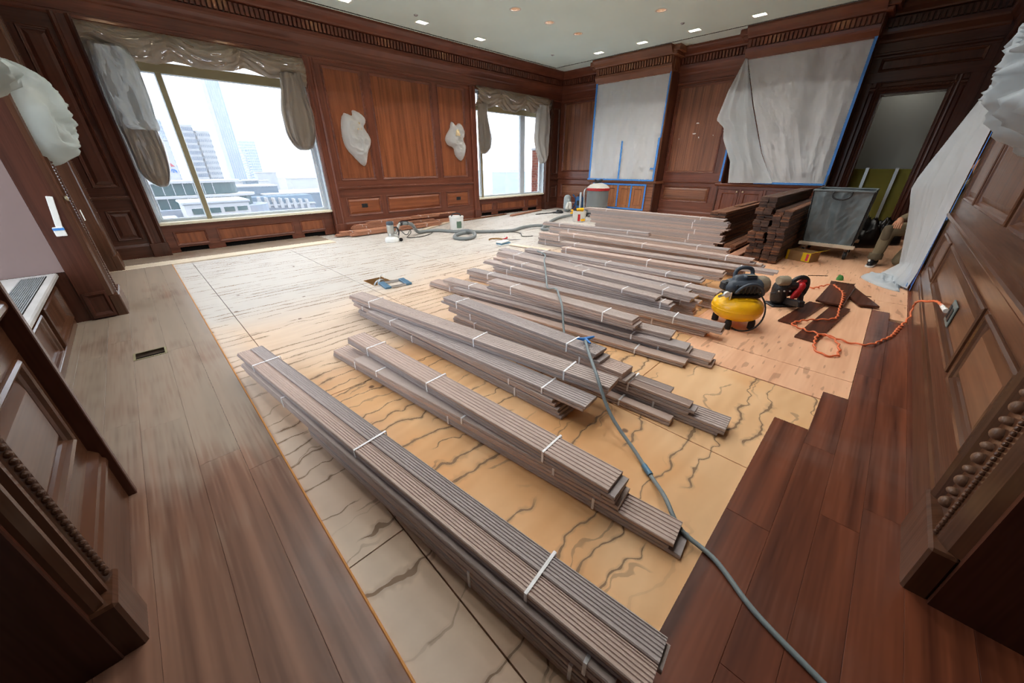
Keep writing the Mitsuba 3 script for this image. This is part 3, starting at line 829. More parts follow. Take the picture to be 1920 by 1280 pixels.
# ------------------------------------------------------------------ ceiling with the reveal slit, slots and downlights
SL = [(x, y) for x, y in ((3.16, 6.68), (4.5, 6.68), (5.8, 6.68), (1.8, 6.68), (.5, 6.68), (8.28, 5.58), (8.28, 4.57), (8.28, 3.55), (8.28, 2.51), (8.28, 1.52))]
RL = [(5.23, 5.15), (6.07, 5.15), (6.9, 5.15), (6.92, 3.56), (3.55, 5.15), (1.87, 5.15), (1.87, 3.56), (3.55, 3.56), (5.23, 3.56), (5.23, 1.95), (3.55, 1.95), (1.87, 1.95), (6.92, 1.95), (.5, 3.56), (.5, 1.95), (1.2, 1.1), (2.7, 1.1), (4.3, 1.1)]
hol = []
for x, y in SL:
    l, w = (.1, .065) if y > 6.6 else (.065, .1)
    hol.append([(x - l, y - w), (x + l, y - w), (x + l, y + w), (x - l, y + w)])
ci = [[(x + .075 * math.cos(t), y + .075 * math.sin(t)) for t in np.arange(20) * math.pi / 10] for x, y in RL]
ring_out = [(-.1, .1), (8.72, .1), (8.72, 7.14), (-.1, 7.14)]
ring_in = [(-.04, .16), (8.66, .16), (8.66, 7.08), (-.04, 7.08)]
CE = struct('ceiling', join([poly_ext(ring_in, HC, HC + .03, hol + ci), poly_ext([(-1.7, -1.5), (9.9, -1.5), (9.9, 7.65), (-1.7, 7.65)], HC, HC + .03, [ring_out]),
                             bx(-1.7, 9.9, -1.5, 7.65, HC + .3, HC + .35), bx(-1.7, -1.65, -1.5, 7.65, HC, HC + .3), bx(9.85, 9.9, -1.5, 7.65, HC, HC + .3), bx(-1.7, 9.9, 7.6, 7.65, HC, HC + .3), bx(-1.7, 9.9, -1.5, -1.45, HC, HC + .3)]), 'ceiling_paint')
put('reveal_slit', poly_ext(ring_out, HC + .004, HC + .012, [[(-.07, .13), (8.69, .13), (8.69, 7.11), (-.07, 7.11)]]), 'slit', CE)  # dark strip set nearly flush, standing in for the shade in the slit
spots = ['nearest the left window', 'second along the window wall', 'third along the window wall']
for i, (x, y) in enumerate(SL):
    l, w = (.1, .065) if y > 6.6 else (.065, .1)
    lab = f'lit rectangular ceiling slot along the window wall, number {i + 1} of that row' if y > 6.6 else f'lit rectangular ceiling slot along the cabinet wall, number {i - 4} from the far corner'
    if y > 6.6:
        lab = 'lit rectangular ceiling slot near the window wall, ' + {3.16: 'above the left panel', 4.5: 'above the wide centre panel', 5.8: 'above the right panel', 1.8: 'above the left window', .5: 'at the far left'}[x]
    else:
        lab = 'lit rectangular ceiling slot along the cabinet wall, ' + {5.58: 'nearest the far corner', 4.57: 'second from the far corner', 3.55: 'third from the far corner', 2.51: 'above the torn sheet of plastic', 1.52: 'nearest the doorway'}[y]
    t = thing('ceiling_slot_light', lab, 'ceiling light', 'lit ceiling slots')
    put('housing', join([bx(x - l, x + l, y - w, y - w + .004, HC - .001, HC + .12), bx(x - l, x + l, y + w - .004, y + w, HC - .001, HC + .12), bx(x - l, x - l + .004, y - w, y + w, HC - .001, HC + .12), bx(x + l - .004, x + l, y - w, y + w, HC - .001, HC + .12)]), 'shade_glass', t)
    put('lamp', bx(x - l + .004, x + l - .004, y - w + .004, y + w - .004, HC + .10, HC + .12), 'shade_glass', t, emit=[WASH, WASH * .9, WASH * .75])
for x, y in RL:
    t = thing('downlight', 'round recessed downlight with a copper reflector, ' + {(5.23, 5.15): 'leftmost of the visible row', (6.07, 5.15): 'middle of the row of three', (6.9, 5.15): 'end of the row towards the far corner', (6.92, 3.56): 'alone on the right, near the cabinets'}.get((x, y), 'above the frame of the photo'), 'ceiling light', 'round downlights')
    put('trim_ring', lathe([(.074, .004), (.074, -.003), (.084, -.004), (.092, -.002), (.092, .002)], 28, (x, y, HC - .001)), 'lid_white', t, smooth=30)
    put('reflector', lathe([(.073, 0), (.068, .05), (.058, .1), (.05, .13)], 28, (x, y, HC)), 'copper', t, smooth=True)
    put('lamp', lathe([(.001, .1), (.03, .1), (.045, .104), (.048, .11)], 20, (x, y, HC)), 'lid_white', t, smooth=30, emit=[4.0, 3.4, 2.6])
    scene[f'beam_{x}_{y}'.replace('.', 'p')] = {'type': 'spot', 'intensity': {'type': 'rgb', 'value': [SPOT, SPOT * .97, SPOT * .92]}, 'beam_width': 50.0, 'cutoff_angle': 80.0,
                                                'to_world': T().look_at(origin=[x, y, HC + .03], target=[x, y, 0], up=[0, 1, 0])}
for i, (x, y) in enumerate([(4.24, 6.45), (7.67, 6.39), (7.74, 3.55)]):
    put('sprinkler', lathe([(.001, -.02), (.02, -.018), (.024, -.008), (.035, -.006), (.035, .0)], 16, (x, y, HC)), 'steel', None, 'small grey ceiling sprinkler cap ' + ['by the slot over the centre panel', 'close to the far corner', 'between the round lamp and the cabinet slots'][i], 'sprinkler', smooth=30)

# ------------------------------------------------------------------ built-in cabinets on the right wall with taped plastic sheets


def tape(parent, w, strips, d=.418):
    for a0, a1, z0, z1 in strips:
        put('masking_tape', wb(w, a0, a1, d, d + .0012, z0, z1, .0004), 'blue_tape', parent)


def cabinet(a0, a1, label, doors, dmat, fmat, knob, taped=False, items=False):
    t = thing('built_in_cabinet', label, 'cabinet')
    F = .41
    put('side_panel', wb('B', a0, a0 + .03, 0.001, F, 0.004, 3.02, .003), 'mahogany_dark', t, grain=2)
    put('side_panel', wb('B', a1 - .03, a1, 0.001, F, 0.004, 3.02, .003), 'mahogany_dark', t, grain=2)
    put('back_panel', wb('B', a0 + .03, a1 - .03, .001, .015, .8, 3.0, .001), 'mahogany_panel', t, grain=2)
    for m_ in [wb('B', a0, a0 + .07, F - .02, F + .004, .84, 3.0, .002), wb('B', a1 - .07, a1, F - .02, F + .004, .84, 3.0, .002)]:
        put('face_frame', m_, fmat, t, grain=2)
    put('top_rail', wb('B', a0, a1, .001, F + .004, 2.98, 3.12, .003), fmat, t, grain=1)
    put('counter', wext('B', [(0.001, .79), (F + .01, .79), (F + .03, .80), (F + .045, .815), (F + .05, .83), (F + .045, .842), (0.001, .842)], a0 - .04, a1 + .04), fmat, t, grain=1)
    for z in (1.35, 1.78, 2.2, 2.6):
        put('shelf', wb('B', a0 + .03, a1 - .03, .015, F - .06, z - .014, z + .014, .002), 'walnut_face', t, grain=1)
    put('divider', wb('B', (a0 + a1) / 2 - .02, (a0 + a1) / 2 + .02, .015, F - .05, .842, 2.98, .002), 'walnut_face', t, grain=2)
    put('base', wb('B', a0 + .03, a1 - .03, .001, F - .025, 0.004, .79, .003), fmat, t, grain=1)
    put('base_frame', join([wb('B', a0 + .03, a1 - .03, F - .025, F, 0.004, .19, .003), wb('B', a0 + .03, a1 - .03, F - .025, F, .735, .79, .003)]), fmat, t, grain=1)
    for i, (p, q) in enumerate(doors):
        put('stile', wb('B', p - .045, p - .004, F - .025, F, .19, .735, .002), fmat, t, grain=2)
        dd = put('door', join([wb('B', p, q, F - .025, F - .012, .2, .725, .002), wb('B', p, p + .06, F - .012, F + .006, .2, .725, .003), wb('B', q - .06, q, F - .012, F + .006, .2, .725, .003),
                               wb('B', p + .06, q - .06, F - .012, F + .006, .2, .265, .003), wb('B', p + .06, q - .06, F - .012, F + .006, .66, .725, .003)]), dmat, t, grain=2)
        put('door_molding', wframe('B', p + .058, q - .058, .263, .662, [(s * .45, F - .012 + h * .5) for s, h in MOLD]), fmat if not taped else 'walnut_face', dd, grain=2)
        ka = p + .03 if knob[i] < 0 else q - .03
        x, y, z = WM['B'](ka, F + .006, .69)
        put('knob', rot(lathe([(.001, .03), (.014, .028), (.017, .02), (.008, .012), (.007, 0)], 14), -90, 1) if 0 else mv(mapv(lathe([(.001, .032), (.014, .03), (.018, .02), (.008, .012), (.007, 0)], 14), lambda v: np.stack([-v[:, 2], v[:, 1], v[:, 0]], 1)), x, y, z), 'brass', dd, smooth=40)
    put('cornice', wext('B', [(d + F if d else .001, z) for d, z in CROWN[6:] + [(0, 3.12)]], a0 - .012, a1 + .012), fmat, t, grain=1)
    for s, e in ((a0, -1), (a1, 1)):
        put('cornice_return', wext('B', [(.001, 3.0), (F, 3.0), (F, 3.399), (.001, 3.399)], s - (.02 if e < 0 else 0), s + (.02 if e > 0 else 0)), fmat, t, grain=1)
    for k, (b0, b1, zz0, zz1) in enumerate(((.09, .0, 3.30, 3.399), (.05, 0, 3.24, 3.30))):
        for m_ in [wb('B', a0 - .012 - b0 * 1.6, a0, .001, F + .12 + b0 * .5, zz0, zz1, .01), wb('B', a1, a1 + .012 + b0 * 1.6, .001, F + .12 + b0 * .5, zz0, zz1, .01)]:
            put('cornice_return', m_, fmat, t, grain=1)
    n = int((a1 - a0) / .062)
    put('dentil_course', join([wb('B', a0 + (i + .2) * .062, a0 + (i + .2) * .062 + .04, F + .065, F + .132, 3.118, 3.232, .003) for i in range(n)]), fmat, t, kind='stuff', grain=2)
    return t


c1 = cabinet(4.17, 6.02, 'built-in cabinet with blue-taped lower doors near the far corner', [(4.42, 4.74), (4.79, 5.11), (5.16, 5.48), (5.53, 5.85)], 'cherry_door', 'walnut_face', [1, -1, 1, -1], taped=True)
tape(c1, 'B', [(4.375, 4.415, .2, .76), (4.745, 4.785, .22, .76), (5.115, 5.155, .22, .76), (5.485, 5.525, .22, .76), (5.855, 5.9, .22, .76), (4.375, 5.9, .165, .205), (4.375, 5.9, .735, .775)])
c2 = cabinet(.97, 2.78, 'built-in cabinet beside the doorway, its plastic sheet half fallen', [(1.02, 1.34), (1.40, 1.72), (1.90, 2.29), (2.34, 2.71)], 'mahogany_frame', 'mahogany_frame', [1, -1, 1, -1])
put('wood_strip', cb(9.12, 9.2, 1.42, 1.86, 2.215, 2.245, .002), 'pale_board', None, 'pale strip on the shelf behind the large grey sheet', 'wood strip', grain=1)  # pale bar laid on the shelf

s1 = put('plastic_sheet', loft([(8.965, 6.0, 3.0), (8.96, 6.0, 2.2), (8.955, 6.0, 1.4), (8.95, 5.98, .855)], [(8.965, 4.2, 3.0), (8.96, 4.2, 2.2), (8.955, 4.2, 1.4), (8.95, 4.22, .855)], 100, 90, amp=.07, freq=8, nrm=(-1, 0, .1), seed=4, fine=.014), 'poly_sheet', None,
         'translucent plastic sheet taped flat over the shelves near the far corner', 'plastic sheet', smooth=True)
for m_ in [bx(8.945, 8.9465, 5.98, 6.03, .85, 3.0), bx(8.9, 8.9015, 4.17, 4.215, .85, 1.75), bx(8.945, 8.9465, 4.17, 4.2, 1.75, 3.0), bx(8.93, 8.9315, 4.2, 6.05, .845, .88), bx(8.945, 8.9465, 4.2, 6.0, 2.98, 3.005),
                          bx(8.91, 8.9115, 5.1, 5.14, .88, 1.72), bx(8.89, 8.8915, 4.17, 4.3, 1.1, 1.135)]:
    put('masking_tape', m_, 'blue_tape', s1)
s2 = put('plastic_sheet', loft([(8.965, 2.76, 3.0), (8.955, 2.45, 2.2), (8.95, 2.1, 1.4), (8.945, 1.78, .86)], [(8.965, .985, 3.0), (8.96, .985, 2.2), (8.955, .985, 1.4), (8.95, 1.0, .87)], 110, 90, amp=.065, freq=6, nrm=(-1, 0, .1), seed=11, fine=.014), 'poly_sheet', None,
         'large grey translucent sheet over the shelves by the doorway, left corner hanging loose', 'plastic sheet', smooth=True)
put('loose_flap', loft([(8.95, 2.77, 3.0), (8.86, 2.93, 2.48), (8.82, 3.02, 2.0), (8.84, 2.86, 1.86), (8.84, 2.82, 1.66), (8.86, 2.6, 1.25), (8.88, 2.55, .86)], [(8.955, 2.76, 3.0), (8.92, 2.46, 2.2), (8.9, 2.1, 1.4), (8.89, 1.77, .87)], 40, 60, amp=.07, freq=3, nrm=(-1, 0, .1), seed=15, fine=.008), 'poly_milky', s2, smooth=True)
for m_ in [bx(8.945, 8.9465, .96, 1.0, .86, 3.0), bx(8.945, 8.9465, .98, 2.78, 2.985, 3.012), bx(8.93, 8.9315, 1.0, 2.1, .85, .885), bx(8.955, 8.957, 2.72, 2.76, .88, 1.6)]:
    put('masking_tape', m_, 'blue_tape', s2)
s3 = put('plastic_sheet', loft([(6.1, -.36, 2.6), (6.2, -.33, 1.95), (6.2, -.17, 1.3), (6.18, -.1, .95), (6.18, -.19, .58), (6.1, -.27, .16), (5.9, -.12, .03)], [(5.4, -.40, 2.6), (5.42, -.40, 1.9), (5.43, -.40, 1.2), (5.44, -.40, .6), (5.45, -.395, .2), (5.46, -.38, .03)], 60, 90, amp=.05, freq=5, nrm=(0, 1, 0), seed=21, fine=.006, sag=.02), 'poly_milky', None,
         'milky plastic sheet hanging to the floor along the right wall, edged with blue tape', 'plastic sheet', smooth=True)
put('floor_spill', mapv(puff([(5.36, -.34), (5.45, -.2), (5.62, -.08), (5.85, .0), (6.0, -.1), (5.95, -.3), (5.7, -.35)], lambda a, d, z: (a, z, d), .07, .004, 8, .6, 0, 20, 4), lambda v: v), 'poly_milky', s3, smooth=True)
for m_ in [mv(rot(bx(-.02, .02, -.001, .001, 0, 2.0), -1.2, 1), 5.42, -.41, .72), mv(rot(bx(-.02, .02, -.001, .001, 0, .75), 2, 1), 5.45, -.405, 0.02), mv(rot(bx(-.02, .02, -.001, .001, 0, .5), 24, 1), 5.48, -.4, .06), mv(rot(bx(-.04, .04, -.002, .002, 0, .22), 40, 1), 5.5, -.37, .03)]:
    put('masking_tape', m_, 'blue_tape', s3)


# ------------------------------------------------------------------ swagged valances and curtain tails wrapped in plastic
def valance(name, label, a0, a1, zt, bots, swags, seed):
    t = thing(name, label, 'valance')
    ba, bz = np.array(bots).T
    sa = np.array(swags)

    def fn(u, w, off=0.0, sd=0):
        a = a0 + (a1 - a0) * u
        zb = np.interp(a, ba, bz)
        k = np.clip(np.searchsorted(sa, a) - 1, 0, len(sa) - 2)
        s = (a - sa[k]) / (sa[k + 1] - sa[k])
        z = zt + (zb - zt) * w
        arc = w * 1.0 + 0.9 * (s - .5) ** 2 * 2
        nz = meshkit.noise(np.stack([a * 6, w * 6, a * 0 + sd + seed], -1), sd)
        pleat = np.exp(-((np.minimum(s, 1 - s)) / .09) ** 2)
        d = .05 + .13 * np.sin(np.pi * np.clip(w, 0, 1) ** .75) * (1 - .35 * pleat) + .014 * np.sin(arc * 26 + 4 * nz) * (w > .04) + off
        d += .02 * pleat * np.sin(a * 160) + (.02 * (meshkit.fbm(np.stack([a * 18, z * 18, a * 0 + sd], -1), 3, sd) - .5) if sd else 0)
        return np.stack(WM['A'](a, d, z), 1)
    put('fabric', grid(lambda u, w: fn(u, w), 110, 34), 'curtain_fabric', t, smooth=True)
    put('plastic_wrap', grid(lambda u, w: fn(u, np.clip(w * 1.02, 0, 1.03), .02, 5), 110, 40), 'poly_clear', t, smooth=True)
    return t


valance('valance', 'beige swagged valance wrapped in plastic over the left window', .18, 2.63, 2.74, [(.18, 2.44), (.3, 2.5), (.5, 2.42), (.8, 2.40), (1.0, 2.46), (1.25, 2.42), (1.65, 2.44), (1.8, 2.5), (2.1, 2.42), (2.35, 2.44), (2.63, 2.36)], [.1, .98, 1.78, 2.68], 1)
valance('valance', 'pale swagged valance wrapped in plastic over the far right window', 6.22, 8.76, 2.80, [(6.22, 2.42), (6.6, 2.40), (6.9, 2.48), (7.1, 2.40), (7.5, 2.38), (7.8, 2.5), (8.1, 2.42), (8.4, 2.44), (8.76, 2.4)], [6.1, 7.0, 7.85, 8.85], 2)


def drape(rows_, d0, bulge, folds, amp, seed, nu=70, nv=70, fine=0.0, grow=0.0):
    """gathered hanging cloth: rows_ = [(z, left, right)] from the top down; closed at the back by its own thickness"""
    R = np.array(rows_, float)
    t = np.linspace(0, 1, len(R))

    def fn(u, w):
        from scipy.interpolate import PchipInterpolator
        z, l, r = (PchipInterpolator(t, R[:, k])(w) for k in range(3))
        l, r = l - grow, r + grow
        c = 2 * np.pi * u                                  # once round the gathered cloth: front for u < .5, back beyond
        a = l + (r - l) * (.5 - .5 * np.cos(c))
        half = np.clip((r - l) / .3, .1, 1)
        n = meshkit.noise(np.stack([u * 5, w * 2.5, u * 0 + seed], -1), seed)
        f = np.sin(2 * np.pi * folds * u + 4 * n + 1.5 * np.sin(w * 3 + seed))
        f2 = 1 - 2 * np.abs(meshkit.fbm(np.stack([u * 14, w * 5, u * 0 + seed], -1), 3, seed + 2) - .5)
        front = np.sin(c)
        d = d0 + bulge * half * (1 + front) / 2 + (amp * f + fine * (f2 - .7)) * np.clip(front * 2 + .6, 0, 1) * half
        return np.stack(WM['A'](a, np.maximum(d, .012), z), 1)
    return grid(fn, nu, nv)


def tail(label, rows_, seed, wrap='poly_clear', d0=.06, bulge=.12):
    t = thing('curtain_tail', label, 'curtain')
    put('fabric', drape(rows_, d0, bulge, 13, .03, seed, 160, 60), 'curtain_fabric', t, smooth=True)
    put('plastic_wrap', drape(rows_, d0 - .015, bulge + .075, 6, .016, seed + 1, 140, 70, .025, .014), wrap, t, smooth=True)
    return t


tl = tail('beige curtain tail left in the left window, half inside a white bag', [(2.52, .2, .55), (2.2, .19, .6), (1.8, .19, .56), (1.62, .2, .55), (1.45, .21, .555), (1.2, .21, .53), (1.05, .25, .49), (.96, .33, .44), (.94, .37, .41)], 30)
put('white_bag', drape([(2.5, .23, .55), (2.3, .2, .6), (2.0, .18, .6), (1.78, .18, .585), (1.68, .2, .59), (1.63, .23, .57)], .04, .21, 5, .018, 33, 120, 70, .05), 'poly_milky', tl, smooth=True)
tail('gathered grey-beige curtain tail at the right side of the left window', [(2.5, 2.26, 2.54), (2.3, 2.22, 2.55), (1.95, 2.14, 2.6), (1.72, 2.14, 2.58), (1.56, 2.18, 2.53), (1.47, 2.25, 2.47), (1.44, 2.32, 2.4)], 34)
tail('gathered curtain tail at the left side of the far window', [(2.45, 6.26, 6.48), (2.1, 6.25, 6.53), (1.8, 6.245, 6.61), (1.6, 6.26, 6.57), (1.5, 6.3, 6.5), (1.45, 6.36, 6.43)], 36, bulge=.1)
tail('white bagged curtain tail at the right side of the far window', [(2.6, 8.3, 8.66), (2.2, 8.22, 8.74), (1.85, 8.2, 8.74), (1.6, 8.26, 8.72), (1.4, 8.34, 8.68), (1.27, 8.44, 8.62), (1.24, 8.5, 8.57)], 31, 'poly_bag', bulge=.1)


# ------------------------------------------------------------------ wall lamps inside plastic bags
def sconce(label, to3, c, outline, depth, seed, wall_d=.02, more=(), bag='poly_bag'):
    t = thing('wall_sconce', label, 'wall lamp', 'bagged wall lamps')
    a, z = c

    def on(m):
        v, f = m
        return np.array(to3(a + v[:, 0], wall_d + v[:, 1], z + v[:, 2])).T, f
    put('backplate', on(mapv(lathe([(.001, .015), (.04, .014), (.055, .006), (.058, 0)], 20), lambda v: np.stack([v[:, 0], v[:, 2], v[:, 1] * 1.6], 1))), 'brass', t, smooth=40)
    put('arm', on(tube(smooth_path([(0, .01, 0), (0, .05, -.03), (0, .09, .0), (0, .09, .06)], 6), .007, 8)), 'brass', t, smooth=True)
    put('shade', on(mv(lathe([(.06, 0), (.035, .12), (.032, .12), (.056, 0)], 20), 0, .09, .07)), 'shade_glass', t, smooth=40)
    put('plastic_bag', puff(outline, to3, depth, wall_d - .012, seed, .3, .0, rings=24, per=4), bag, t, smooth=True)
    for k, m in enumerate(more):
        put('plastic_bag', puff(m, to3, depth * .8, wall_d - .012, seed + 7 + k, .3, .0, rings=22, per=4), bag, t, smooth=True)


sconce('wall lamp in a white plastic bag left of the wide centre panel', WM['A'], (3.36, 1.72), [(3.16, 2.02), (3.24, 2.04), (3.33, 2.02), (3.34, 2.1), (3.56, 1.99), (3.5, 1.88), (3.6, 1.66), (3.5, 1.4), (3.42, 1.2), (3.36, 1.21), (3.2, 1.38), (3.1, 1.52), (3.09, 1.85)], .17, 41, .025)
sconce('smaller wall lamp in a white plastic bag right of the wide centre panel', WM['A'], (5.62, 1.72), [(5.5, 2.0), (5.57, 2.05), (5.63, 1.97), (5.74, 2.05), (5.87, 1.9), (5.82, 1.74), (5.88, 1.58), (5.78, 1.31), (5.7, 1.31), (5.58, 1.43), (5.54, 1.56), (5.42, 1.6), (5.34, 1.72), (5.44, 1.88)], .15, 43, .025)
sconce('bagged wall lamp at the upper right edge, hanging beside the milky sheet', WM['D'], (2.05, 1.5), [(1.78, 1.24), (2.0, 1.18), (2.28, 1.2), (2.42, 1.34), (2.45, 1.55), (2.3, 1.7), (2.1, 1.74), (1.9, 1.72), (1.72, 1.6), (1.68, 1.38)], .31, 45, .024,
       [[(1.3, 1.17), (1.48, 1.14), (1.64, 1.2), (1.68, 1.4), (1.55, 1.6), (1.35, 1.62), (1.25, 1.4)]], bag='poly_bag_grey')
to_col = lambda a, d, z: (a * 0 + np.asarray(d) + XC + 0, a, z)
sconce('bagged wall lamp on the beaded left column, bulging bag with a tail below', lambda a, d, z: (XC + d, a, z), (4.75, 1.55), [(4.66, 1.82), (4.75, 1.9), (4.9, 1.84), (4.95, 1.6), (4.93, 1.4), (4.85, 1.24), (4.72, 1.2), (4.6, 1.3), (4.58, 1.55)], .24, 47, .02, bag='poly_bag_cool')
sconce('bagged wall lamp cut by the left edge of the photo, on the near left pier', lambda a, d, z: (-.4 + d, a, z), (1.5, 1.55), [(1.22, 1.7), (1.38, 1.76), (1.5, 1.68), (1.55, 1.5), (1.54, 1.34), (1.49, 1.245), (1.36, 1.23), (1.25, 1.32), (1.2, 1.5)], .29, 49, .025, bag='poly_bag_cool')
put('plastic_tie', join([mv(rot(cb(-.018, .018, -.004, .004, -.28, 0, .002), 8, 1), -.43, 4.545, 1.0), cb(-.5, -.44, 4.535, 4.549, .71, .78, .004)]), 'white_plastic', None, 'white rag with a blue band hanging on the dark side of the left column', 'rag')
put('rag_band', bx(-.5, -.44, 4.532, 4.551, .755, .772), 'blue_tape', 'plastic_tie')
put('paper_label', mapv(cb(-.345, -.342, 5.0, 5.09, .77, .86, .001), lambda v: v), 'white_plastic', None, 'small white paper square stuck beside the beaded left column', 'paper label')
put('round_knob', mv(mapv(lathe([(.001, .02), (.018, .018), (.02, .01), (.012, 0)], 16), lambda v: np.stack([v[:, 2], v[:, 0], v[:, 1]], 1)), XC + .02, 4.57, .98), 'brass', None, 'small round metal button on the casing of the left column', 'knob', smooth=40)

# ------------------------------------------------------------------ outlets
for a, z, lab in ((2.74 + .53, .49, 'dark outlet in the left lower panel under the bagged lamp'), (5.6, .49, 'dark outlet in the right lower panel near the far window')):
    o = thing('wall_outlet', lab, 'outlet')
    put('plate', wb('A', a - .06, a + .06, .0225, .03, z - .035, z + .035, .003), 'black_plastic', o)
    put('socket', join([wb('A', a - .045, a - .01, .0295, .033, z - .02, z + .02, .002), wb('A', a + .01, a + .045, .0295, .033, z - .02, z + .02, .002)]), 'rubber', o)
o = thing('wall_outlet', 'dark metal outlet plate on the right wainscot with the orange cord plugged in', 'outlet')
put('plate', wb('D', 2.96, 3.13, .0235, .032, .39, .51, .003), 'outlet_grey', o)
put('socket', join([wb('D', 2.98, 3.03, .031, .037, .415, .485, .003), wb('D', 3.06, 3.11, .031, .037, .415, .485, .003)]), 'black_plastic', o)

# ------------------------------------------------------------------ bundles of flooring boards
TH = .019


def board_section(groove, w=.125):
    b, t, c = .0006, TH - .0006, .0028
    p = [(0, b + c), (c, b), (w - c, b), (w, b + c), (w, .0065), (w + .004, .007), (w + .004, .0115), (w, .012), (w, t - c), (w - c, t)]
    if groove:
        for k in range(5, -1, -1):
            q = w * (k + .75) / 6.5 + .004
            p += [(q + .0038, t), (q + .002, t - .003), (q - .002, t - .003), (q - .0038, t)]
    p += [(c, t), (0, t - c)]
    return p


def board_mesh(groove, w):
    m = trimesh.creation.extrude_polygon(Polygon(board_section(groove, w)), 1.0, engine='earcut')
    v = np.array(m.vertices)
    return np.stack([v[:, 0], v[:, 2], v[:, 1]], 1), np.array(m.faces)[:, ::-1]


_bd = {}


def board_ply(groove, w, seed):
    k = (groove, round(w, 4), seed)
    if k not in _bd:
        m = board_mesh(groove, w)
        v = m[0]
        uv = np.stack([v[:, 1] * 2.4 + seed * 3.7, v[:, 0] + v[:, 2] + seed * 1.9], 1)
        _bd[k] = mikit.ply(m, 'raw_board', uv=uv)
    return _bd[k]


def strap_mesh(w, h):
    e, s, t = .0012, .005, .006
    return join([bx(-e, w + t, -s, s, h, h + e), bx(-e - .0008, 0 - .0003, -s, s, .001, h + e), bx(w + t, w + t + e, -s, s, .001, h + e)])


def bundle(label, x, y, z, L, phi, n, w, cols, straps, groove, mats=('raw_board', 'raw_board_tan', 'raw_board_grey'), cat='board bundle', group=None, coloff=0.0, jit=.03, strapped=True, taper=0.0):
    t = thing('board_bundle', label, cat, group)
    M = T().translate([x, y, z]).rotate([0, 0, 1], phi)
    r = random.Random(hash((round(x, 3), round(y, 3), round(z, 3))) & 0xffff)
    cw = w / cols
    for lv in range(n):
        for c in range(cols):
            j0 = r.uniform(-jit, jit) * (0 if lv == n - 1 else 1) + (coloff if c == cols - 1 and cols > 1 else 0)
            j1 = r.uniform(-jit, jit) * (0 if lv == n - 1 else 1)
            g = bool(groove) and lv == n - 1
            put('board', board_ply(g, cw - .0055 if cols > 1 else w - .005, r.randrange(5)), r.choice(mats), t,
                to_world=M.translate([c * cw + r.uniform(-.0015, .0015), j0, lv * TH]).scale([1, L - j0 + j1, 1]))
    if strapped and straps:
        sm = mikit.ply(strap_mesh(w, n * TH), 'white_strap')
        for s in straps:
            put('strap', sm, 'white_strap', t, to_world=M.translate([0, s * L, 0]))
    return t


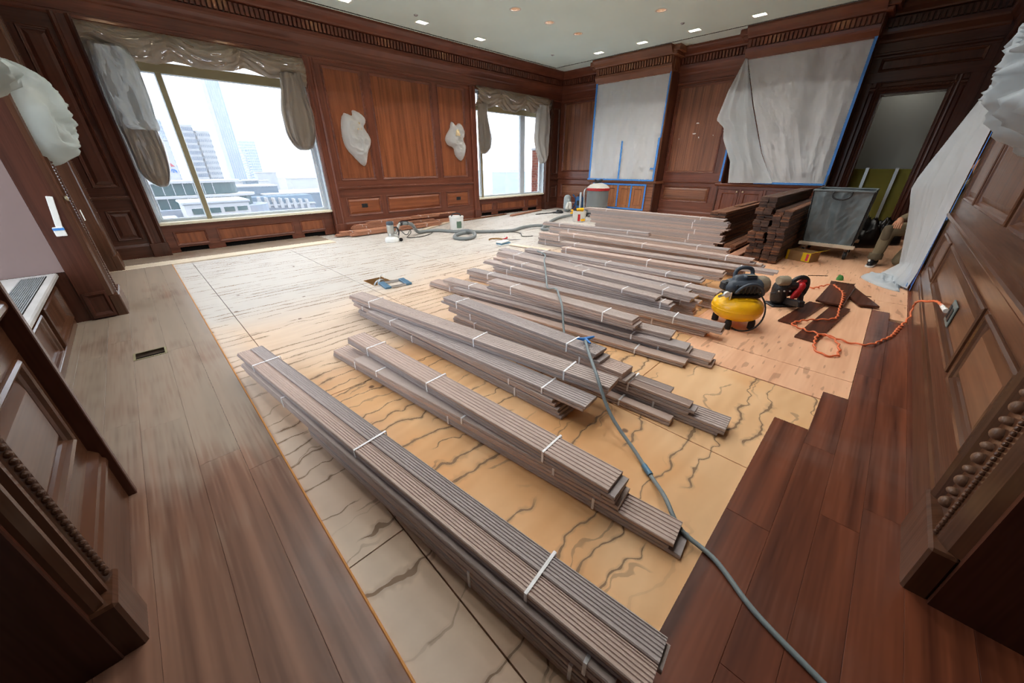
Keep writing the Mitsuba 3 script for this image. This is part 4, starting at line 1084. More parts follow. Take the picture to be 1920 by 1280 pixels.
PILES = {'A': 'in the pile nearest the camera', 'B': 'in the second nearest pile', 'C': 'in the askew third pile', 'D': 'in the fourth pile below the blue knot',
         'E': 'in the fifth pile from the camera', 'F': 'in the sixth pile, before the compressor', 'G': 'in the seventh pile, at the compressor', 'H': 'in the eighth pile, behind the compressor',
         'I': 'in the ninth pile, below the overhanging board', 'J': 'in the tenth pile from the camera', 'K': 'in the eleventh pile from the camera', 'L': 'in the tall back pile'}
TAB = [
    ('A', 0.417, 0.165, 0, 1.51, 5.9, 4, 0.14, 1, [0.27, 0.03], 0), ('A', 0.427, 0.106, 0.076, 2.38, 6.4, 3, 0.14, 1, [0.76, 0.03], 0), ('A', 0.453, 0.042, 0.133, 2.53, 6.5, 2, 0.14, 2, [0.9, 0.47, 0.13], 1),
    ('B', 0.925, 0.163, 0, 2.27, 6.6, 3, 0.115, 1, [0.88, 0.49, 0.13], 1), ('B', 0.905, 0.378, 0.057, 1.75, 7.3, 2, 0.118, 1, [0.86, 0.45, 0.15], 0), ('B', 0.883, 0.401, 0.095, 1.94, 3.9, 3, 0.125, 1, [0.87, 0.55, 0.15], 1),
    ('C', 1.231, 0.899, 0, 2.16, 2.8, 3, 0.125, 1, [0.62, 0.14], 0), ('C', 1.229, 0.939, 0.057, 2.22, 2.5, 2, 0.125, 1, [0.93, 0.14], 0), ('C', 1.257, 0.755, 0.095, 2.01, 5.0, 2, 0.125, 1, [0.84, 0.13], 1), ('C', 1.409, 0.719, 0.133, 2.39, 7.8, 3, 0.13, 1, [0.88, 0.39, 0.11], 1),
    ('D', 1.58, 0.454, 0, 1.38, 4.3, 2, 0.06, 1, [0.2], 0), ('D', 1.673, 0.229, 0, 1.83, 4.4, 3, 0.13, 1, [0.9, 0.19], 1), ('D', 1.655, 0.402, 0.057, 1.81, 3.5, 3, 0.13, 2, [0.87, 0.18], 1), ('D', 1.604, 0.755, 0.114, 1.55, 1.2, 3, 0.125, 1, [0.83, 0.18], 1), ('D', 1.596, 0.927, 0.171, 1.44, 1.4, 3, 0.125, 1, [0.88, 0.14], 1),
    ('E', 2.216, 0.631, 0, 2.08, 7.2, 2, 0.09, 1, [0.16], 0), ('E', 2.333, 0.515, 0, 2.82, 5.8, 3, 0.125, 1, [0.89, 0.12], 1), ('E', 2.301, 0.667, 0.057, 2.21, 7.4, 2, 0.12, 1, [0.17], 0), ('E', 2.351, 0.796, 0.095, 2.28, 8.0, 2, 0.12, 1, [0.84, 0.14], 1), ('E', 2.230, 1.039, 0.133, 1.45, 2.8, 4, 0.125, 1, [0.8, 0.16], 1),
    ('F', 2.805, 0.683, 0, 2.56, 6.4, 3, 0.11, 1, [0.17], 0), ('F', 2.790, 0.602, 0.057, 2.66, 6.2, 3, 0.12, 1, [0.88, 0.13], 1), ('F', 2.90, 1.041, 0, 2.10, 2.6, 6, 0.11, 1, [0.89, 0.04], 0), ('F', 2.90, 1.060, 0.114, 2.25, 2.1, 2, 0.11, 1, [0.8, 0.03], 0), ('F', 2.87, 1.154, 0.152, 1.92, -1.0, 2, 0.11, 1, [0.83, 0.17], 1), ('F', 3.10, 0.928, 0, 2.40, 2.2, 5, 0.1, 1, [0.1], 0), ('F', 3.09, 0.887, 0.095, 2.45, 2.2, 3, 0.1, 1, [0.06], 0), ('F', 3.03, 0.913, 0.152, 2.44, -1.4, 3, 0.11, 1, [0.88, 0.46, 0.11], 1),
    ('G', 3.255, 1.022, 0, 2.58, -1.0, 5, 0.12, 1, [0.46], 0), ('G', 3.25, 1.055, 0.095, 2.56, -2.2, 4, 0.13, 1, [0.85, 0.49, 0.1], 1),
    ('H', 3.467, 0.825, 0, 2.50, -3.5, 5, 0.14, 1, [0.35], 0), ('H', 3.435, 0.855, 0.095, 2.37, -1.6, 4, 0.13, 1, [0.9, 0.7, 0.12], 1), ('H', 3.62, 1.077, 0.171, 2.16, 4.4, 2, 0.125, 1, [0.87, 0.46, 0.15], 1),
    ('I', 4.118, 1.249, 0, 1.76, 5.6, 6, 0.125, 1, [0.97, 0.39], 0), ('I', 4.028, 1.002, 0.114, 1.96, 4.3, 5, 0.12, 1, [0.96, 0.4], 0), ('I', 4.246, 0.583, 0.209, 2.50, 5.6, 2, 0.12, 1, [0.91, 0.13], 1),
    ('J', 4.839, 0.993, 0, 3.07, 3.0, 5, 0.125, 1, [0.95, 0.44], 0), ('J', 4.731, 0.819, 0.095, 3.2, 1.5, 5, 0.125, 1, [0.87, 0.17], 0), ('J', 4.616, 0.892, 0.2, 2.66, 1.0, 3, 0.115, 1, [0.89, 0.48, 0.1], 1),
    ('K', 5.408, 1.301, 0, 3.13, 0.3, 5, 0.13, 1, [0.97], 0), ('K', 5.321, 1.332, 0.1, 2.95, 1.6, 5, 0.13, 1, [0.86, 0.13], 1), ('K', 5.45, 2.505, 0.2, 1.94, 6.2, 3, 0.12, 1, [0.82, 0.17], 1),
    ('L', 6.000, 1.722, 0.0, 2.08, -0.6, 7, 0.13, 1, [0.2], 0), ('L', 6.000, 1.622, 0.133, 2.19, -0.5, 5, 0.13, 1, [0.22], 0), ('L', 6.000, 1.638, 0.228, 2.29, -0.5, 4, 0.13, 1, [0.17], 0), ('L', 6.000, 1.586, 0.304, 2.36, -0.5, 5, 0.13, 1, [0.21], 0), ('L', 6.000, 1.602, 0.399, 2.40, -0.5, 2, 0.13, 1, [0.19], 0), ('L', 6.000, 1.641, 0.437, 2.44, -0.5, 2, 0.13, 1, [0.81, 0.14], 1)]
LEVEL = {1: ['only bundle'], 2: ['bottom bundle', 'top bundle'], 3: ['bottom bundle', 'middle bundle', 'topmost bundle'], 4: ['bottom bundle', 'second bundle up', 'third bundle up', 'topmost bundle'],
         5: ['low outer bundle', 'bottom bundle', 'second bundle up', 'third bundle up', 'topmost bundle'], 6: ['bottom bundle', 'second bundle up', 'third bundle up', 'fourth bundle up', 'fifth bundle up', 'topmost bundle'],
         8: ['bottom left bundle', 'second left bundle up', 'tall middle bundle', 'middle bundle on top of it', 'topmost middle bundle', 'bottom right bundle', 'second right bundle up', 'topmost right bundle']}
for pile in PILES:
    rows_ = [r for r in TAB if r[0] == pile]
    for i, (_, x, y, z, L, phi, n, w, cols, st, g) in enumerate(rows_):
        nm = LEVEL[len(rows_)][i]
        bundle(f'strapped {"grooved " if g else ""}flooring boards, {nm} {PILES[pile]}', x, y, z + (.0045 if pile in 'EFGHIJKL' else 0.001) + .0012 * i, L, phi, n, w, cols, st, g, group='bundles on the plywood', coloff=.0 if pile == 'A' and cols == 2 else (.12 if cols == 2 else 0.0))
# the two end-on stacks beside the cart, boards running towards the cabinets


def stack(label, x, y, z, L, n, w, cols, mats, groove=0):
    """boards along x, near ends at x; y is the right side"""
    t = thing('board_bundle', label, 'board bundle', 'end-on bundles beside the cart')
    M = T().translate([x, y + w, z]).rotate([0, 0, 1], -90)
    r = random.Random(int(x * 1000 + y * 77 + z * 991))
    cw = w / cols
    for lv in range(n):
        for c in range(cols):
            j = r.uniform(-.02, .02)
            put('board', board_ply(False, cw - .0055, r.randrange(5)), r.choice(mats), t, to_world=M.translate([c * cw, j, lv * TH]).scale([1, L - 2 * abs(j), 1]))


ORD = ['lowest', 'second lowest', 'third', 'fourth', 'fifth', 'sixth', 'seventh', 'eighth', 'ninth', 'tenth', 'eleventh']
OB, ODK = ('old_board', 'old_board_dark'), ('old_board_dark', 'old_board_dark', 'old_board')
z = .0045
for i, n in enumerate((5, 4, 4, 5, 4, 4, 4)):
    stack(f'loose brown boards, {"topmost" if i == 6 else ORD[i]} layer of the left end-on stack', 6.24 + [.1, .04, .07, .0, .05, -.02, -.14][i], 1.68 + [0, .02, .01, .0, .015, .01, -.01][i], z, 2.3, n, .22, 2, OB)
    z += n * TH
stack('short board lying loose on top of the left end-on stack', 7.0, 1.74, z, 1.2, 1, .1, 1, ('red_board', 'old_board'))
z = .0045
for i, n in enumerate((4, 4, 4, 4, 4, 4, 4, 4, 4, 4, 3)):
    stack(f'dark boards, {"topmost" if i == 10 else ORD[i]} layer in the left column of the tall end-on stack', 5.85 + [.0, .05, .1, .02, -.06, .05, .0, .08, -.02, .06, .04][i], 1.06 + [0, .01, -.005, .012, .02, -.004, .006, .0, .01, .004, 0][i], z, 2.7, n, .19, 2, ODK)
    z += n * TH
z = .0045
for i, n in enumerate((4, 4, 4, 4, 4, 4, 4, 4, 3)):
    stack(f'dark boards, {"topmost" if i == 8 else ORD[i]} layer in the right column of the tall end-on stack', 5.8 + [.0, .06, .02, .1, .04, .0, .08, .05, .1][i], .855 + [.0, .006, -.004, .004, .0, .006, -.002, .004, 0][i], z, 2.8, n, .19, 2, ODK)
    z += n * TH
for i, (x, y, n) in enumerate(((5.62, 1.28, 4), (5.66, 1.42, 5), (5.9, 1.43, 5))):
    pass
stack('low orange-brown boards on the floor between the two end-on stacks, right one', 5.62, 1.275, .0045, 2.2, 4, .12, 1, ('red_board', 'old_board'))
stack('low orange-brown boards on the floor between the two end-on stacks, left one', 5.66, 1.42, .0045, 2.2, 5, .16, 2, ('red_board', 'old_board'))
stack('orange-brown boards lying across the low pair between the end-on stacks', 5.95, 1.4, .1, 1.9, 3, .16, 2, ('red_board', 'old_board'))
# bundles lying along the window wall under the centre panel
for i, (x, y, z, L, n, w, m, lab) in enumerate([
        (2.72, 6.92, .016, 2.0, 2, .13, 'red_board', 'front bottom bundle'), (2.78, 6.93, .054, 1.95, 2, .13, 'red_board', 'front upper bundle'), (2.5, 7.08, .016, 1.6, 2, .12, 'red_board', 'short bundle at the far left'),
        (2.56, 7.08, .054, 1.5, 2, .12, 'red_board', 'short upper bundle at the left end'), (3.0, 7.21, .016, 2.3, 4, .12, 'red_board', 'bundle against the baseboard'), (2.84, 7.2, .092, 1.9, 2, .12, 'red_board', 'bundle resting on the row, left end sticking out'),
        (2.9, 7.2, .13, 1.0, 2, .12, 'red_board', 'short top bundle at the left'), (3.2, 7.2, .168, 1.7, 2, .12, 'red_board', 'top bundle'), (4.2, 7.2, .206, 1.15, 1, .12, 'red_board', 'highest board, reaching furthest right')]):
    t = thing('board_bundle', f'reddish flooring boards below the wall panels, {lab}', 'board bundle', 'bundles under the wall panels')
    M = T().translate([x, y + w, z]).rotate([0, 0, 1], -90)
    r = random.Random(i + 90)
    for lv in range(n):
        j = r.uniform(-.03, .03)
        put('board', board_ply(False, w - .005, r.randrange(5)), 'red_board', t, to_world=M.translate([0, j, lv * TH]).scale([1, L - 2 * abs(j), 1]))
    sm = mikit.ply(strap_mesh(w, n * TH), 'white_strap')
    for s in (.15, .8):
        put('strap', sm, 'white_strap', t, to_world=M.translate([0, s * L, 0]))
for i, (x, y, L, phi, mt, lab) in enumerate([(6.9, 7.0, 1.6, -78, 'red_board', 'single reddish board on the floor in front of the far window'), (5.2, 7.2, 1.9, -84, 'old_board', 'thin brown board on the floor below the far window'), (4.1, 6.75, 1.75, -62, 'pale_board', 'pale strip standing in for bright floor sheen behind the white bucket'),  # the strip by the bucket stands in for bright sheen on bare floor
                                             (4.3, 4.3, .75, -172, 'pale_board', 'pale board lying at the end of the bundles')]):  # this board is pale over its whole length
    k = thing('loose_board', lab, 'board')
    M = T().translate([x, y, .0045 if i != 3 else .0045]).rotate([0, 0, 1], phi)
    put('board', board_ply(False, .09, i), mt, k, to_world=M.scale([1, L, 1]))
    if i == 0:
        put('board', board_ply(False, .09, i + 1), mt, k, to_world=M.translate([0, .05, TH]).scale([1, L - .05, 1]))
# loose dark planks on the new plywood
for i, (x, y, z, L, w, phi, lab) in enumerate([(3.56, .24, .004, .75, .12, -98, 'dark plank under the others, left one of the loose heap'), (3.28, .07, .004, 1.05, .135, -96, 'long dark plank in front of the loose heap under the orange cord'), (4.5, -.14, .02, .6, .15, -70, 'dark plank sticking out right from under the loose heap'),
                                               (4.28, .13, .036, .8, .2, -92, 'wide dark plank on top of the loose heap'), (4.75, .1, .02, .5, .2, -88, 'dark plank end showing behind the loose heap')]):
    m = cb(-w / 2, w / 2, 0, L, 0, .016, .0015)
    put('loose_plank', mv(rot(m, phi), x, y + (.08 if i in (0, 1) else 0), z), 'dark_plank', None, lab, 'plank', 'loose heap of planks', grain=0)

# ------------------------------------------------------------------ tools and machines on the floor
PW = .003
t = thing('air_compressor', 'yellow pancake air compressor with a dark grey motor housing', 'air compressor')
cx, cy = 3.24, .64
loc = lambda m, deg=-45: mv(rot(m, deg), cx, cy, PW)
a_ = np.linspace(-1, 1, 25)
put('tank', loc(lathe([(max(.001, .185 * (1 - abs(k) ** 2.6) ** (1 / 2.2)), .155 + .105 * k) for k in a_], 48)), 'yellow_paint', t, smooth=True)
put('tank_seam', loc(lathe([(.183, .149), (.1875, .152), (.1875, .158), (.183, .161)], 48)), 'yellow_paint', t, smooth=True)
for k in range(4):
    an = math.pi / 4 + k * math.pi / 2
    put('foot', loc(mv(join([lathe([(.001, 0), (.026, 0), (.026, .05), (.02, .075), (.001, .08)], 14)]), .135 * math.cos(an), .135 * math.sin(an), 0)), 'rubber', t, smooth=40)
put('saddle', loc(cb(-.12, .13, -.07, .07, .245, .275, .01)), 'black_plastic', t)
sh = hull_body([((-.11, -.02, .33), .055), ((.09, -.02, .33), .065)] and [(((-.11, -.03, .33), .05), ((.08, -.03, .335), .06)), (((-.08, .04, .33), .05), ((.08, .04, .335), .06)), (((-.06, 0, .38), .04), ((.05, 0, .38), .045))], .02, 3)
put('motor_housing', loc(sh), 'compressor_grey', t, smooth=50)
put('motor_fan_cover', loc(join([mapv(lathe([(.001, .0), (.062, .0), (.07, .012), (.07, .06), (.06, .075), (.06, 0.08)], 24), lambda v: np.stack([v[:, 2] + .1, v[:, 1], v[:, 0] * 1.05 + .335], 1))])), 'khaki_grille', t, smooth=40)
for k in range(6):
    put('cooling_rib', loc(cb(-.105 + k * .03, -.092 + k * .03, -.092, -.08, .29, .36, .003)), 'black_plastic', t)
put('cylinder_head', loc(cb(-.17, -.105, -.035, .04, .3, .37, .012)), 'black_plastic', t)
put('top_box', loc(cb(-.03, .07, -.05, .02, .395, .425, .01)), 'compressor_grey', t)
put('label_plate', loc(cb(-.015, .055, -.051, -.03, .4255, .4275, .001)), 'khaki_grille', t)
put('handle', loc(tube(smooth_path([(-.04, .06, .37), (-.04, .07, .43), (-.01, .07, .455), (.06, .07, .455), (.09, .07, .43), (.09, .06, .37)], 6), .015, 10)), 'compressor_grey', t, smooth=True)
put('side_guard', loc(tube(smooth_path([(-.1, -.1, .3), (-.05, -.115, .365), (.03, -.115, .37), (.1, -.1, .32), (.12, -.08, .28)], 6), .013, 8)), 'compressor_grey', t, smooth=True)
g = put('gauge', loc(mapv(lathe([(.001, .02), (.022, .02), (.024, .015), (.024, 0)], 18), lambda v: np.stack([v[:, 0] - .16, -v[:, 2] - .07, v[:, 1] + .285], 1))), 'white_plastic', t, smooth=40)
put('coupler', loc(tube([(-.15, -.05, .275), (-.2, -.08, .275), (-.225, -.095, .275)], .011, 10)), 'chrome', t, smooth=40)
put('valve', loc(tube([(-.12, -.07, .24), (-.12, -.07, .3)], .008, 8)), 'chrome', t, smooth=40)
put('warning_label', loc(mapv(grid(lambda u, w: np.stack([u, w, u * 0], 1), 8, 4), lambda v: np.stack([.1865 * np.cos(.15 + v[:, 0] * .5), .1865 * np.sin(.15 + v[:, 0] * .5), .165 + .045 * v[:, 1]], 1))), 'black_plastic', t)
put('power_cable', loc(tube(smooth_path([(.06, -.11, .31), (.1, -.15, .25), (.11, -.18, .17), (.09, -.19, .09), (.04, -.19, .035), (-.02, -.17, .012), (-.06, -.1, .008)], 6), .006, 8)), 'rubber', t, smooth=True)

t = thing('floor_nailer', 'red and black floor nailer standing behind the yellow compressor', 'nail gun')
loc = lambda m: mv(rot(m, -45), 4.06, .45, PW)
put('foot_plate', loc(cb(-.13, .1, -.07, .07, 0, .018, .005)), 'black_plastic', t)
put('magazine', loc(rot(cb(-.03, .03, -.24, .0, .02, .075, .008), -10, 0)), 'black_plastic', t)
put('body', loc(hull_body([(((-.06, 0, .07), .06), ((-.05, 0, .17), .075)), (((-.05, .02, .12), .06), ((.05, .0, .15), .055)), (((-.02, -.03, .2), .045), ((.07, -.02, .19), .035))], .02, 3)), 'black_plastic', t, smooth=50)
put('side_cover', loc(hull_body([(((.06, -.05, .11), .03), ((.09, -.045, .2), .035)), (((.02, -.075, .1), .02), ((.04, -.075, .15), .022))], .015, 3)), 'red_plastic', t, smooth=50)
put('side_cover', loc(hull_body([(((.11, 0, .2), .03), ((.13, 0, .24), .03))], .015, 3)), 'red_plastic', t, smooth=50)
put('cap', loc(mapv(lathe([(.001, .05), (.045, .05), (.052, .04), (.052, -.03), (.04, -.05), (.001, -.05)], 22), lambda v: np.stack([v[:, 2] * .9 - .08, v[:, 1] - .03, v[:, 0] * .85 + .245], 1))), 'khaki_grille', t, smooth=40)
put('handle', loc(tube(smooth_path([(.03, 0, .22), (.09, -.01, .27), (.15, -.01, .25), (.17, -.01, .18), (.15, -.01, .1)], 6), .02, 10)), 'black_plastic', t, smooth=True)
put('leg', loc(tube([(.14, -.01, .12), (.15, -.02, .03)], [.022, .026], 12)), 'compressor_grey', t, smooth=40)
for k in range(3):
    put('bolt', loc(mv(trimesh_ico(.009), -.12 + .05 * k, -.072, .16)), 'steel', t, smooth=True)
put('air_fitting', loc(tube([(-.12, -.02, .12), (-.17, -.03, .12)], .012, 10)), 'chrome', t, smooth=40)

t = thing('shop_vacuum', 'tall grey drum vacuum with a red rim and pale domed lid', 'vacuum cleaner')
vx, vy = 8.42, 5.36
put('drum', lathe([(.001, .09), (.25, .09), (.265, .1), (.27, .25), (.276, .26), (.276, .275), (.27, .285), (.27, .62), (.26, .63)], 40, (vx, vy, 0)), 'drum_grey', t, smooth=30)
put('rim', lathe([(.26, .62), (.285, .625), (.29, .64), (.29, .67), (.28, .685), (.26, .69)], 40, (vx, vy, 0)), 'drum_red', t, smooth=30)
put('lid', lathe([(.28, .685), (.27, .70), (.2, .755), (.12, .785), (.001, .795)], 40, (vx, vy, 0)), 'lid_white', t, smooth=30)
put('motor_knob', mv(hull_body([(((-.05, .05, .8), .035), ((.05, -.05, .86), .03)), (((.04, .04, .79), .03), ((-.06, .07, .86), .026))], .02, 3), vx, vy, 0), 'black_plastic', t, smooth=True)
put('side_pipe', tube(smooth_path([(vx - .3, vy + .18, .1), (vx - .31, vy + .18, .4), (vx - .3, vy + .19, .62), (vx - .24, vy + .17, .68)], 6), .02, 10), 'steel', t, smooth=True)
put('carriage', lathe([(.2, .06), (.27, .06), (.275, .085), (.2, .09)], 30, (vx, vy, 0)), 'black_plastic', t, smooth=30)
for k in range(4):
    an = .5 + k * math.pi / 2
    put('caster', mv(mapv(lathe([(.001, .015), (.028, .015), (.032, .008), (.032, -.008), (.028, -.015), (.001, -.015)], 16), lambda v: np.stack([v[:, 0], v[:, 2], v[:, 1] + .033], 1)), vx + .23 * math.cos(an), vy + .23 * math.sin(an), 0), 'rubber', t, smooth=40)
    put('caster_fork', cb(vx + .23 * math.cos(an) - .02, vx + .23 * math.cos(an) + .02, vy + .23 * math.sin(an) - .02, vy + .23 * math.sin(an) + .02, .04, .066, .004), 'steel', t)

t = thing('edge_sander', 'small silver floor sander standing on the plywood before the window wall', 'sander')
sx, sy = 3.03, 6.02
put('sanding_skirt', lathe([(.001, .015), (.1, .012), (.112, .0), (.118, .012), (.115, .05), (.1, .075), (.06, .09), (.001, .095)], 30, (sx, sy, 0)), 'white_plastic', t, smooth=40)
put('gear_case', mv(hull_body([(((0, 0, .1), .06), ((0, 0, .16), .05)), (((0, 0, .1), .05), ((.09, -.04, .09), .035))], .02, 3), sx, sy, 0), 'grinder_metal', t, smooth=True)
put('motor', lathe([(.05, .14), (.06, .16), (.062, .27), (.055, .285), (.05, .29)], 26, (sx, sy, 0)), 'grinder_metal', t, smooth=40)
put('motor_cap', lathe([(.057, .285), (.06, .29), (.06, .325), (.05, .34), (.001, .345)], 26, (sx, sy, 0)), 'compressor_grey', t, smooth=40)
put('dust_port', tube(smooth_path([(sx + .05, sy - .02, .14), (sx + .12, sy - .02, .2), (sx + .17, sy, .27), (sx + .22, sy + .02, .28)], 6), .022, 10), 'grinder_metal', t, smooth=True)
put('handle', tube(smooth_path([(sx + .04, sy - .05, .24), (sx + .1, sy - .06, .22), (sx + .11, sy - .06, .12), (sx + .06, sy - .05, .09)], 6), .012, 8), 'black_plastic', t, smooth=True)
put('wheel', mv(mapv(lathe([(.001, .012), (.03, .012), (.03, -.012), (.001, -.012)], 16), lambda v: np.stack([v[:, 0], v[:, 2], v[:, 1] + .03], 1)), sx + .13, sy - .08, 0), 'rubber', t, smooth=40)
hp = [(sx + .22, sy + .02, .28), (3.4, 6.05, .27), (3.55, 6.15, .2), (3.72, 6.3, .06), (3.95, 6.38, .032), (4.22, 6.22, .032), (4.35, 5.9, .034), (4.42, 5.6, .075), (4.28, 5.26, .04), (4.0, 5.18, .032), (3.93, 5.38, .032), (4.12, 5.6, .034), (4.4, 5.68, .034), (4.75, 5.5, .032), (5.2, 5.22, .032), (5.55, 5.3, .034), (5.9, 5.15, .06), (6.15, 4.9, .032), (5.95, 4.72, .032), (5.75, 4.85, .032), (6.1, 5.1, .034), (6.8, 5.5, .034), (7.6, 5.75, .04), (8.1, 5.6, .1), (8.16, 5.5, .2)]
t = put('vacuum_hose', tube(smooth_path(hp, 9), .031, 12), 'hose_grey', None, 'thick grey vacuum hose looping over the plywood from sander to drum vacuum', 'hose', smooth=True)
put('cuff', tube(smooth_path([(sx + .2, sy + .018, .278), (3.3, sy + .025, .285), (3.38, 6.045, .275)], 4), .038, 12), 'black_plastic', t, smooth=True)
put('cable', tube(smooth_path([(3.2, 6.0, .2), (3.3, 5.95, .1), (3.45, 6.1, .14), (3.5, 6.2, .06), (3.4, 6.15, .012), (3.6, 6.05, .008), (4.0, 6.25, .008), (4.3, 6.45, .008), (4.9, 5.7, .008), (5.2, 5.0, .008), (5.0, 4.75, .008), (5.15, 4.6, .008)], 8), .007, 6), 'cable_dark', None, 'thin dark power cable trailing beside the grey vacuum hose', 'cable', smooth=True)

t = thing('bucket', 'white plastic bucket with a green label and black handle near the window wall', 'bucket')
put('pail', lathe([(.001, .0), (.125, .0), (.135, .01), (.145, .24), (.15, .245), (.15, .26), (.14, .265)], 32, (4.62, 6.25, 0)), 'white_plastic', t, smooth=30)
put('lid', lathe([(.001, .268), (.13, .268), (.15, .272), (.153, .262), (.151, .25)], 32, (4.62, 6.25, 0)), 'white_plastic', t, smooth=30)
put('handle', tube(smooth_path([(4.55, 6.31, .27), (4.57, 6.29, .31), (4.62, 6.25, .325), (4.67, 6.21, .31), (4.69, 6.19, .27)], 6), .012, 8), 'black_plastic', t, smooth=True)
put('label', mapv(grid(lambda u, w: np.stack([u, w, u * 0], 1), 10, 3), lambda v: np.stack([4.62 + .1425 * np.cos(-2.2 + v[:, 0] * .75), 6.25 + .1425 * np.sin(-2.2 + v[:, 0] * .75), .05 + .13 * v[:, 1]], 1)), 'green_label', t)

t = thing('tool_bag', 'grey bucket bag with red and yellow print, yellow tools sticking out', 'tool bag')
bx_, by_ = 7.35, 5.12
put('bag', lathe([(.001, .0), (.14, .0), (.15, .01), (.155, .22), (.15, .24), (.14, .235), (.13, .03)], 30, (bx_, by_, 0)), 'lid_white', t, smooth=30)
put('red_patch', mapv(grid(lambda u, w: np.stack([u, w, u * 0], 1), 8, 3), lambda v: np.stack([bx_ + .158 * np.cos(-2.75 + v[:, 0] * .35), by_ + .158 * np.sin(-2.75 + v[:, 0] * .35), .03 + .15 * v[:, 1]], 1)), 'red_plastic', t)
put('yellow_patch', mapv(grid(lambda u, w: np.stack([u, w, u * 0], 1), 8, 3), lambda v: np.stack([bx_ + .158 * np.cos(-2.3 + v[:, 0] * .8), by_ + .158 * np.sin(-2.3 + v[:, 0] * .8), .03 + .05 * v[:, 1]], 1)), 'yellow_paint', t)
d = thing('cordless_drill', 'yellow and black drill lying in the printed bucket bag', 'drill')
put('body', mv(hull_body([(((-.08, .02, .27), .035), ((.06, -.04, .27), .038)), (((.04, -.03, .26), .03), ((.05, -.03, .16), .025))], .02, 3), bx_, by_, 0), 'yellow_paint', d, smooth=True)
put('chuck', tube([(bx_ - .1, by_ + .03, .27), (bx_ - .16, by_ + .06, .268)], [.024, .014], 12), 'black_plastic', d, smooth=40)
put('battery', cb(bx_ + .01, bx_ + .09, by_ - .07, by_ + .01, .12, .16, .01), 'black_plastic', d)

t = thing('backpack', 'pale grey backpack leaning by the drum vacuum in the far corner', 'backpack')
put('bag', mv(hull_body([(((0, 0, .12), .12), ((0, .02, .36), .1)), (((-.06, -.05, .12), .09), ((-.04, -.04, .3), .07))], .03, 4), 8.72, 6.5, .0), 'pack_grey', t, smooth=True)
put('pocket', mv(hull_body([(((-.13, -.08, .12), .05), ((-.1, -.1, .24), .045)), (((-.06, -.14, .12), .05), ((-.06, -.13, .24), .045))], .02, 3), 8.72, 6.5, 0), 'lid_white', t, smooth=True)
put('strap', tube(smooth_path([(8.82, 6.4, .1), (8.87, 6.34, .3), (8.8, 6.4, .46)], 6), .018, 8), 'denim_blue', t, smooth=True)
t = thing('tool_case', 'blue and black tool case standing between backpack and vacuum', 'tool case')
put('case', cb(8.74, 8.9, 6.05, 6.25, 0, .42, .02), 'denim_blue', t)
put('clamp', cb(8.72, 8.745, 6.1, 6.2, .2, .32, .006), 'black_plastic', t)
put('handle', tube(smooth_path([(8.8, 6.1, .42), (8.8, 6.12, .47), (8.8, 6.18, .47), (8.8, 6.2, .42)], 5), .01, 8), 'black_plastic', t, smooth=True)
put('grey_pipe', tube([(8.55, 5.95, .0), (8.58, 5.98, .55)], .03, 12), 'galvanised', None, 'short metal pipe standing left of the drum vacuum', 'pipe', smooth=40)
put('yellow_clamp', mv(hull_body([(((0, 0, .03), .03), ((.1, -.08, .04), .03)), (((.1, -.08, .04), .03), ((.06, .02, .1), .03))], .02, 2), 8.3, 6.05, 0.002), 'yellow_paint', None, 'small yellow tool on the floor before the backpack', 'tool', smooth=True)
t = thing('knee_pads', 'black knee pads lying on the floor in front of the far corner', 'knee pad')
put('pad', mv(puff([(-.1, -.06), (.1, -.07), (.13, .03), (.0, .1), (-.12, .05)], lambda a, d, z: (a, z, d), .09, .002, 3, .3), 8.35, 6.5, 0), 'black_plastic', t, smooth=True)
put('strap', tube(smooth_path([(8.25, 6.5, .02), (8.2, 6.62, .01), (8.35, 6.68, .01), (8.45, 6.58, .02)], 6), .01, 6), 'rubber', t, smooth=True)
put('pry_bar', tube(smooth_path([(7.6, 6.7, .012), (7.9, 6.68, .012), (8.15, 6.62, .014), (8.2, 6.56, .03)], 6), .011, 8), 'black_plastic', None, 'black pry bar lying on the floor before the far window', 'pry bar', smooth=True)
t = thing('pliers', 'pliers with red grips lying open on the plywood', 'pliers')
put('grip', tube(smooth_path([(4.3, 4.88, .01), (4.42, 4.92, .012), (4.5, 4.8, .012), (4.44, 4.7, .012)], 6), .013, 8), 'cardboard', t, smooth=True)
put('grip', tube(smooth_path([(4.44, 4.7, .012), (4.58, 4.75, .014), (4.66, 4.8, .014)], 6), .016, 8), 'red_plastic', t, smooth=True)
put('jaw', tube([(4.44, 4.7, .012), (4.6, 4.6, .01), (4.72, 4.52, .008)], [.014, .01, .004], 8), 'steel', t, smooth=40)
t = thing('paper_pack', 'small stack of white and blue paper packs beside the bundle ends', 'paper pack')
for k in range(3):
    put('pack', rot(cb(4.08, 4.3, 4.33 + .01 * k, 4.47, .002 + .022 * k, .022 + .022 * k, .004), 8 * k - 6, 2, (4.19, 4.4, 0)), ['white_plastic', 'blue_steel', 'white_plastic'][k], t)

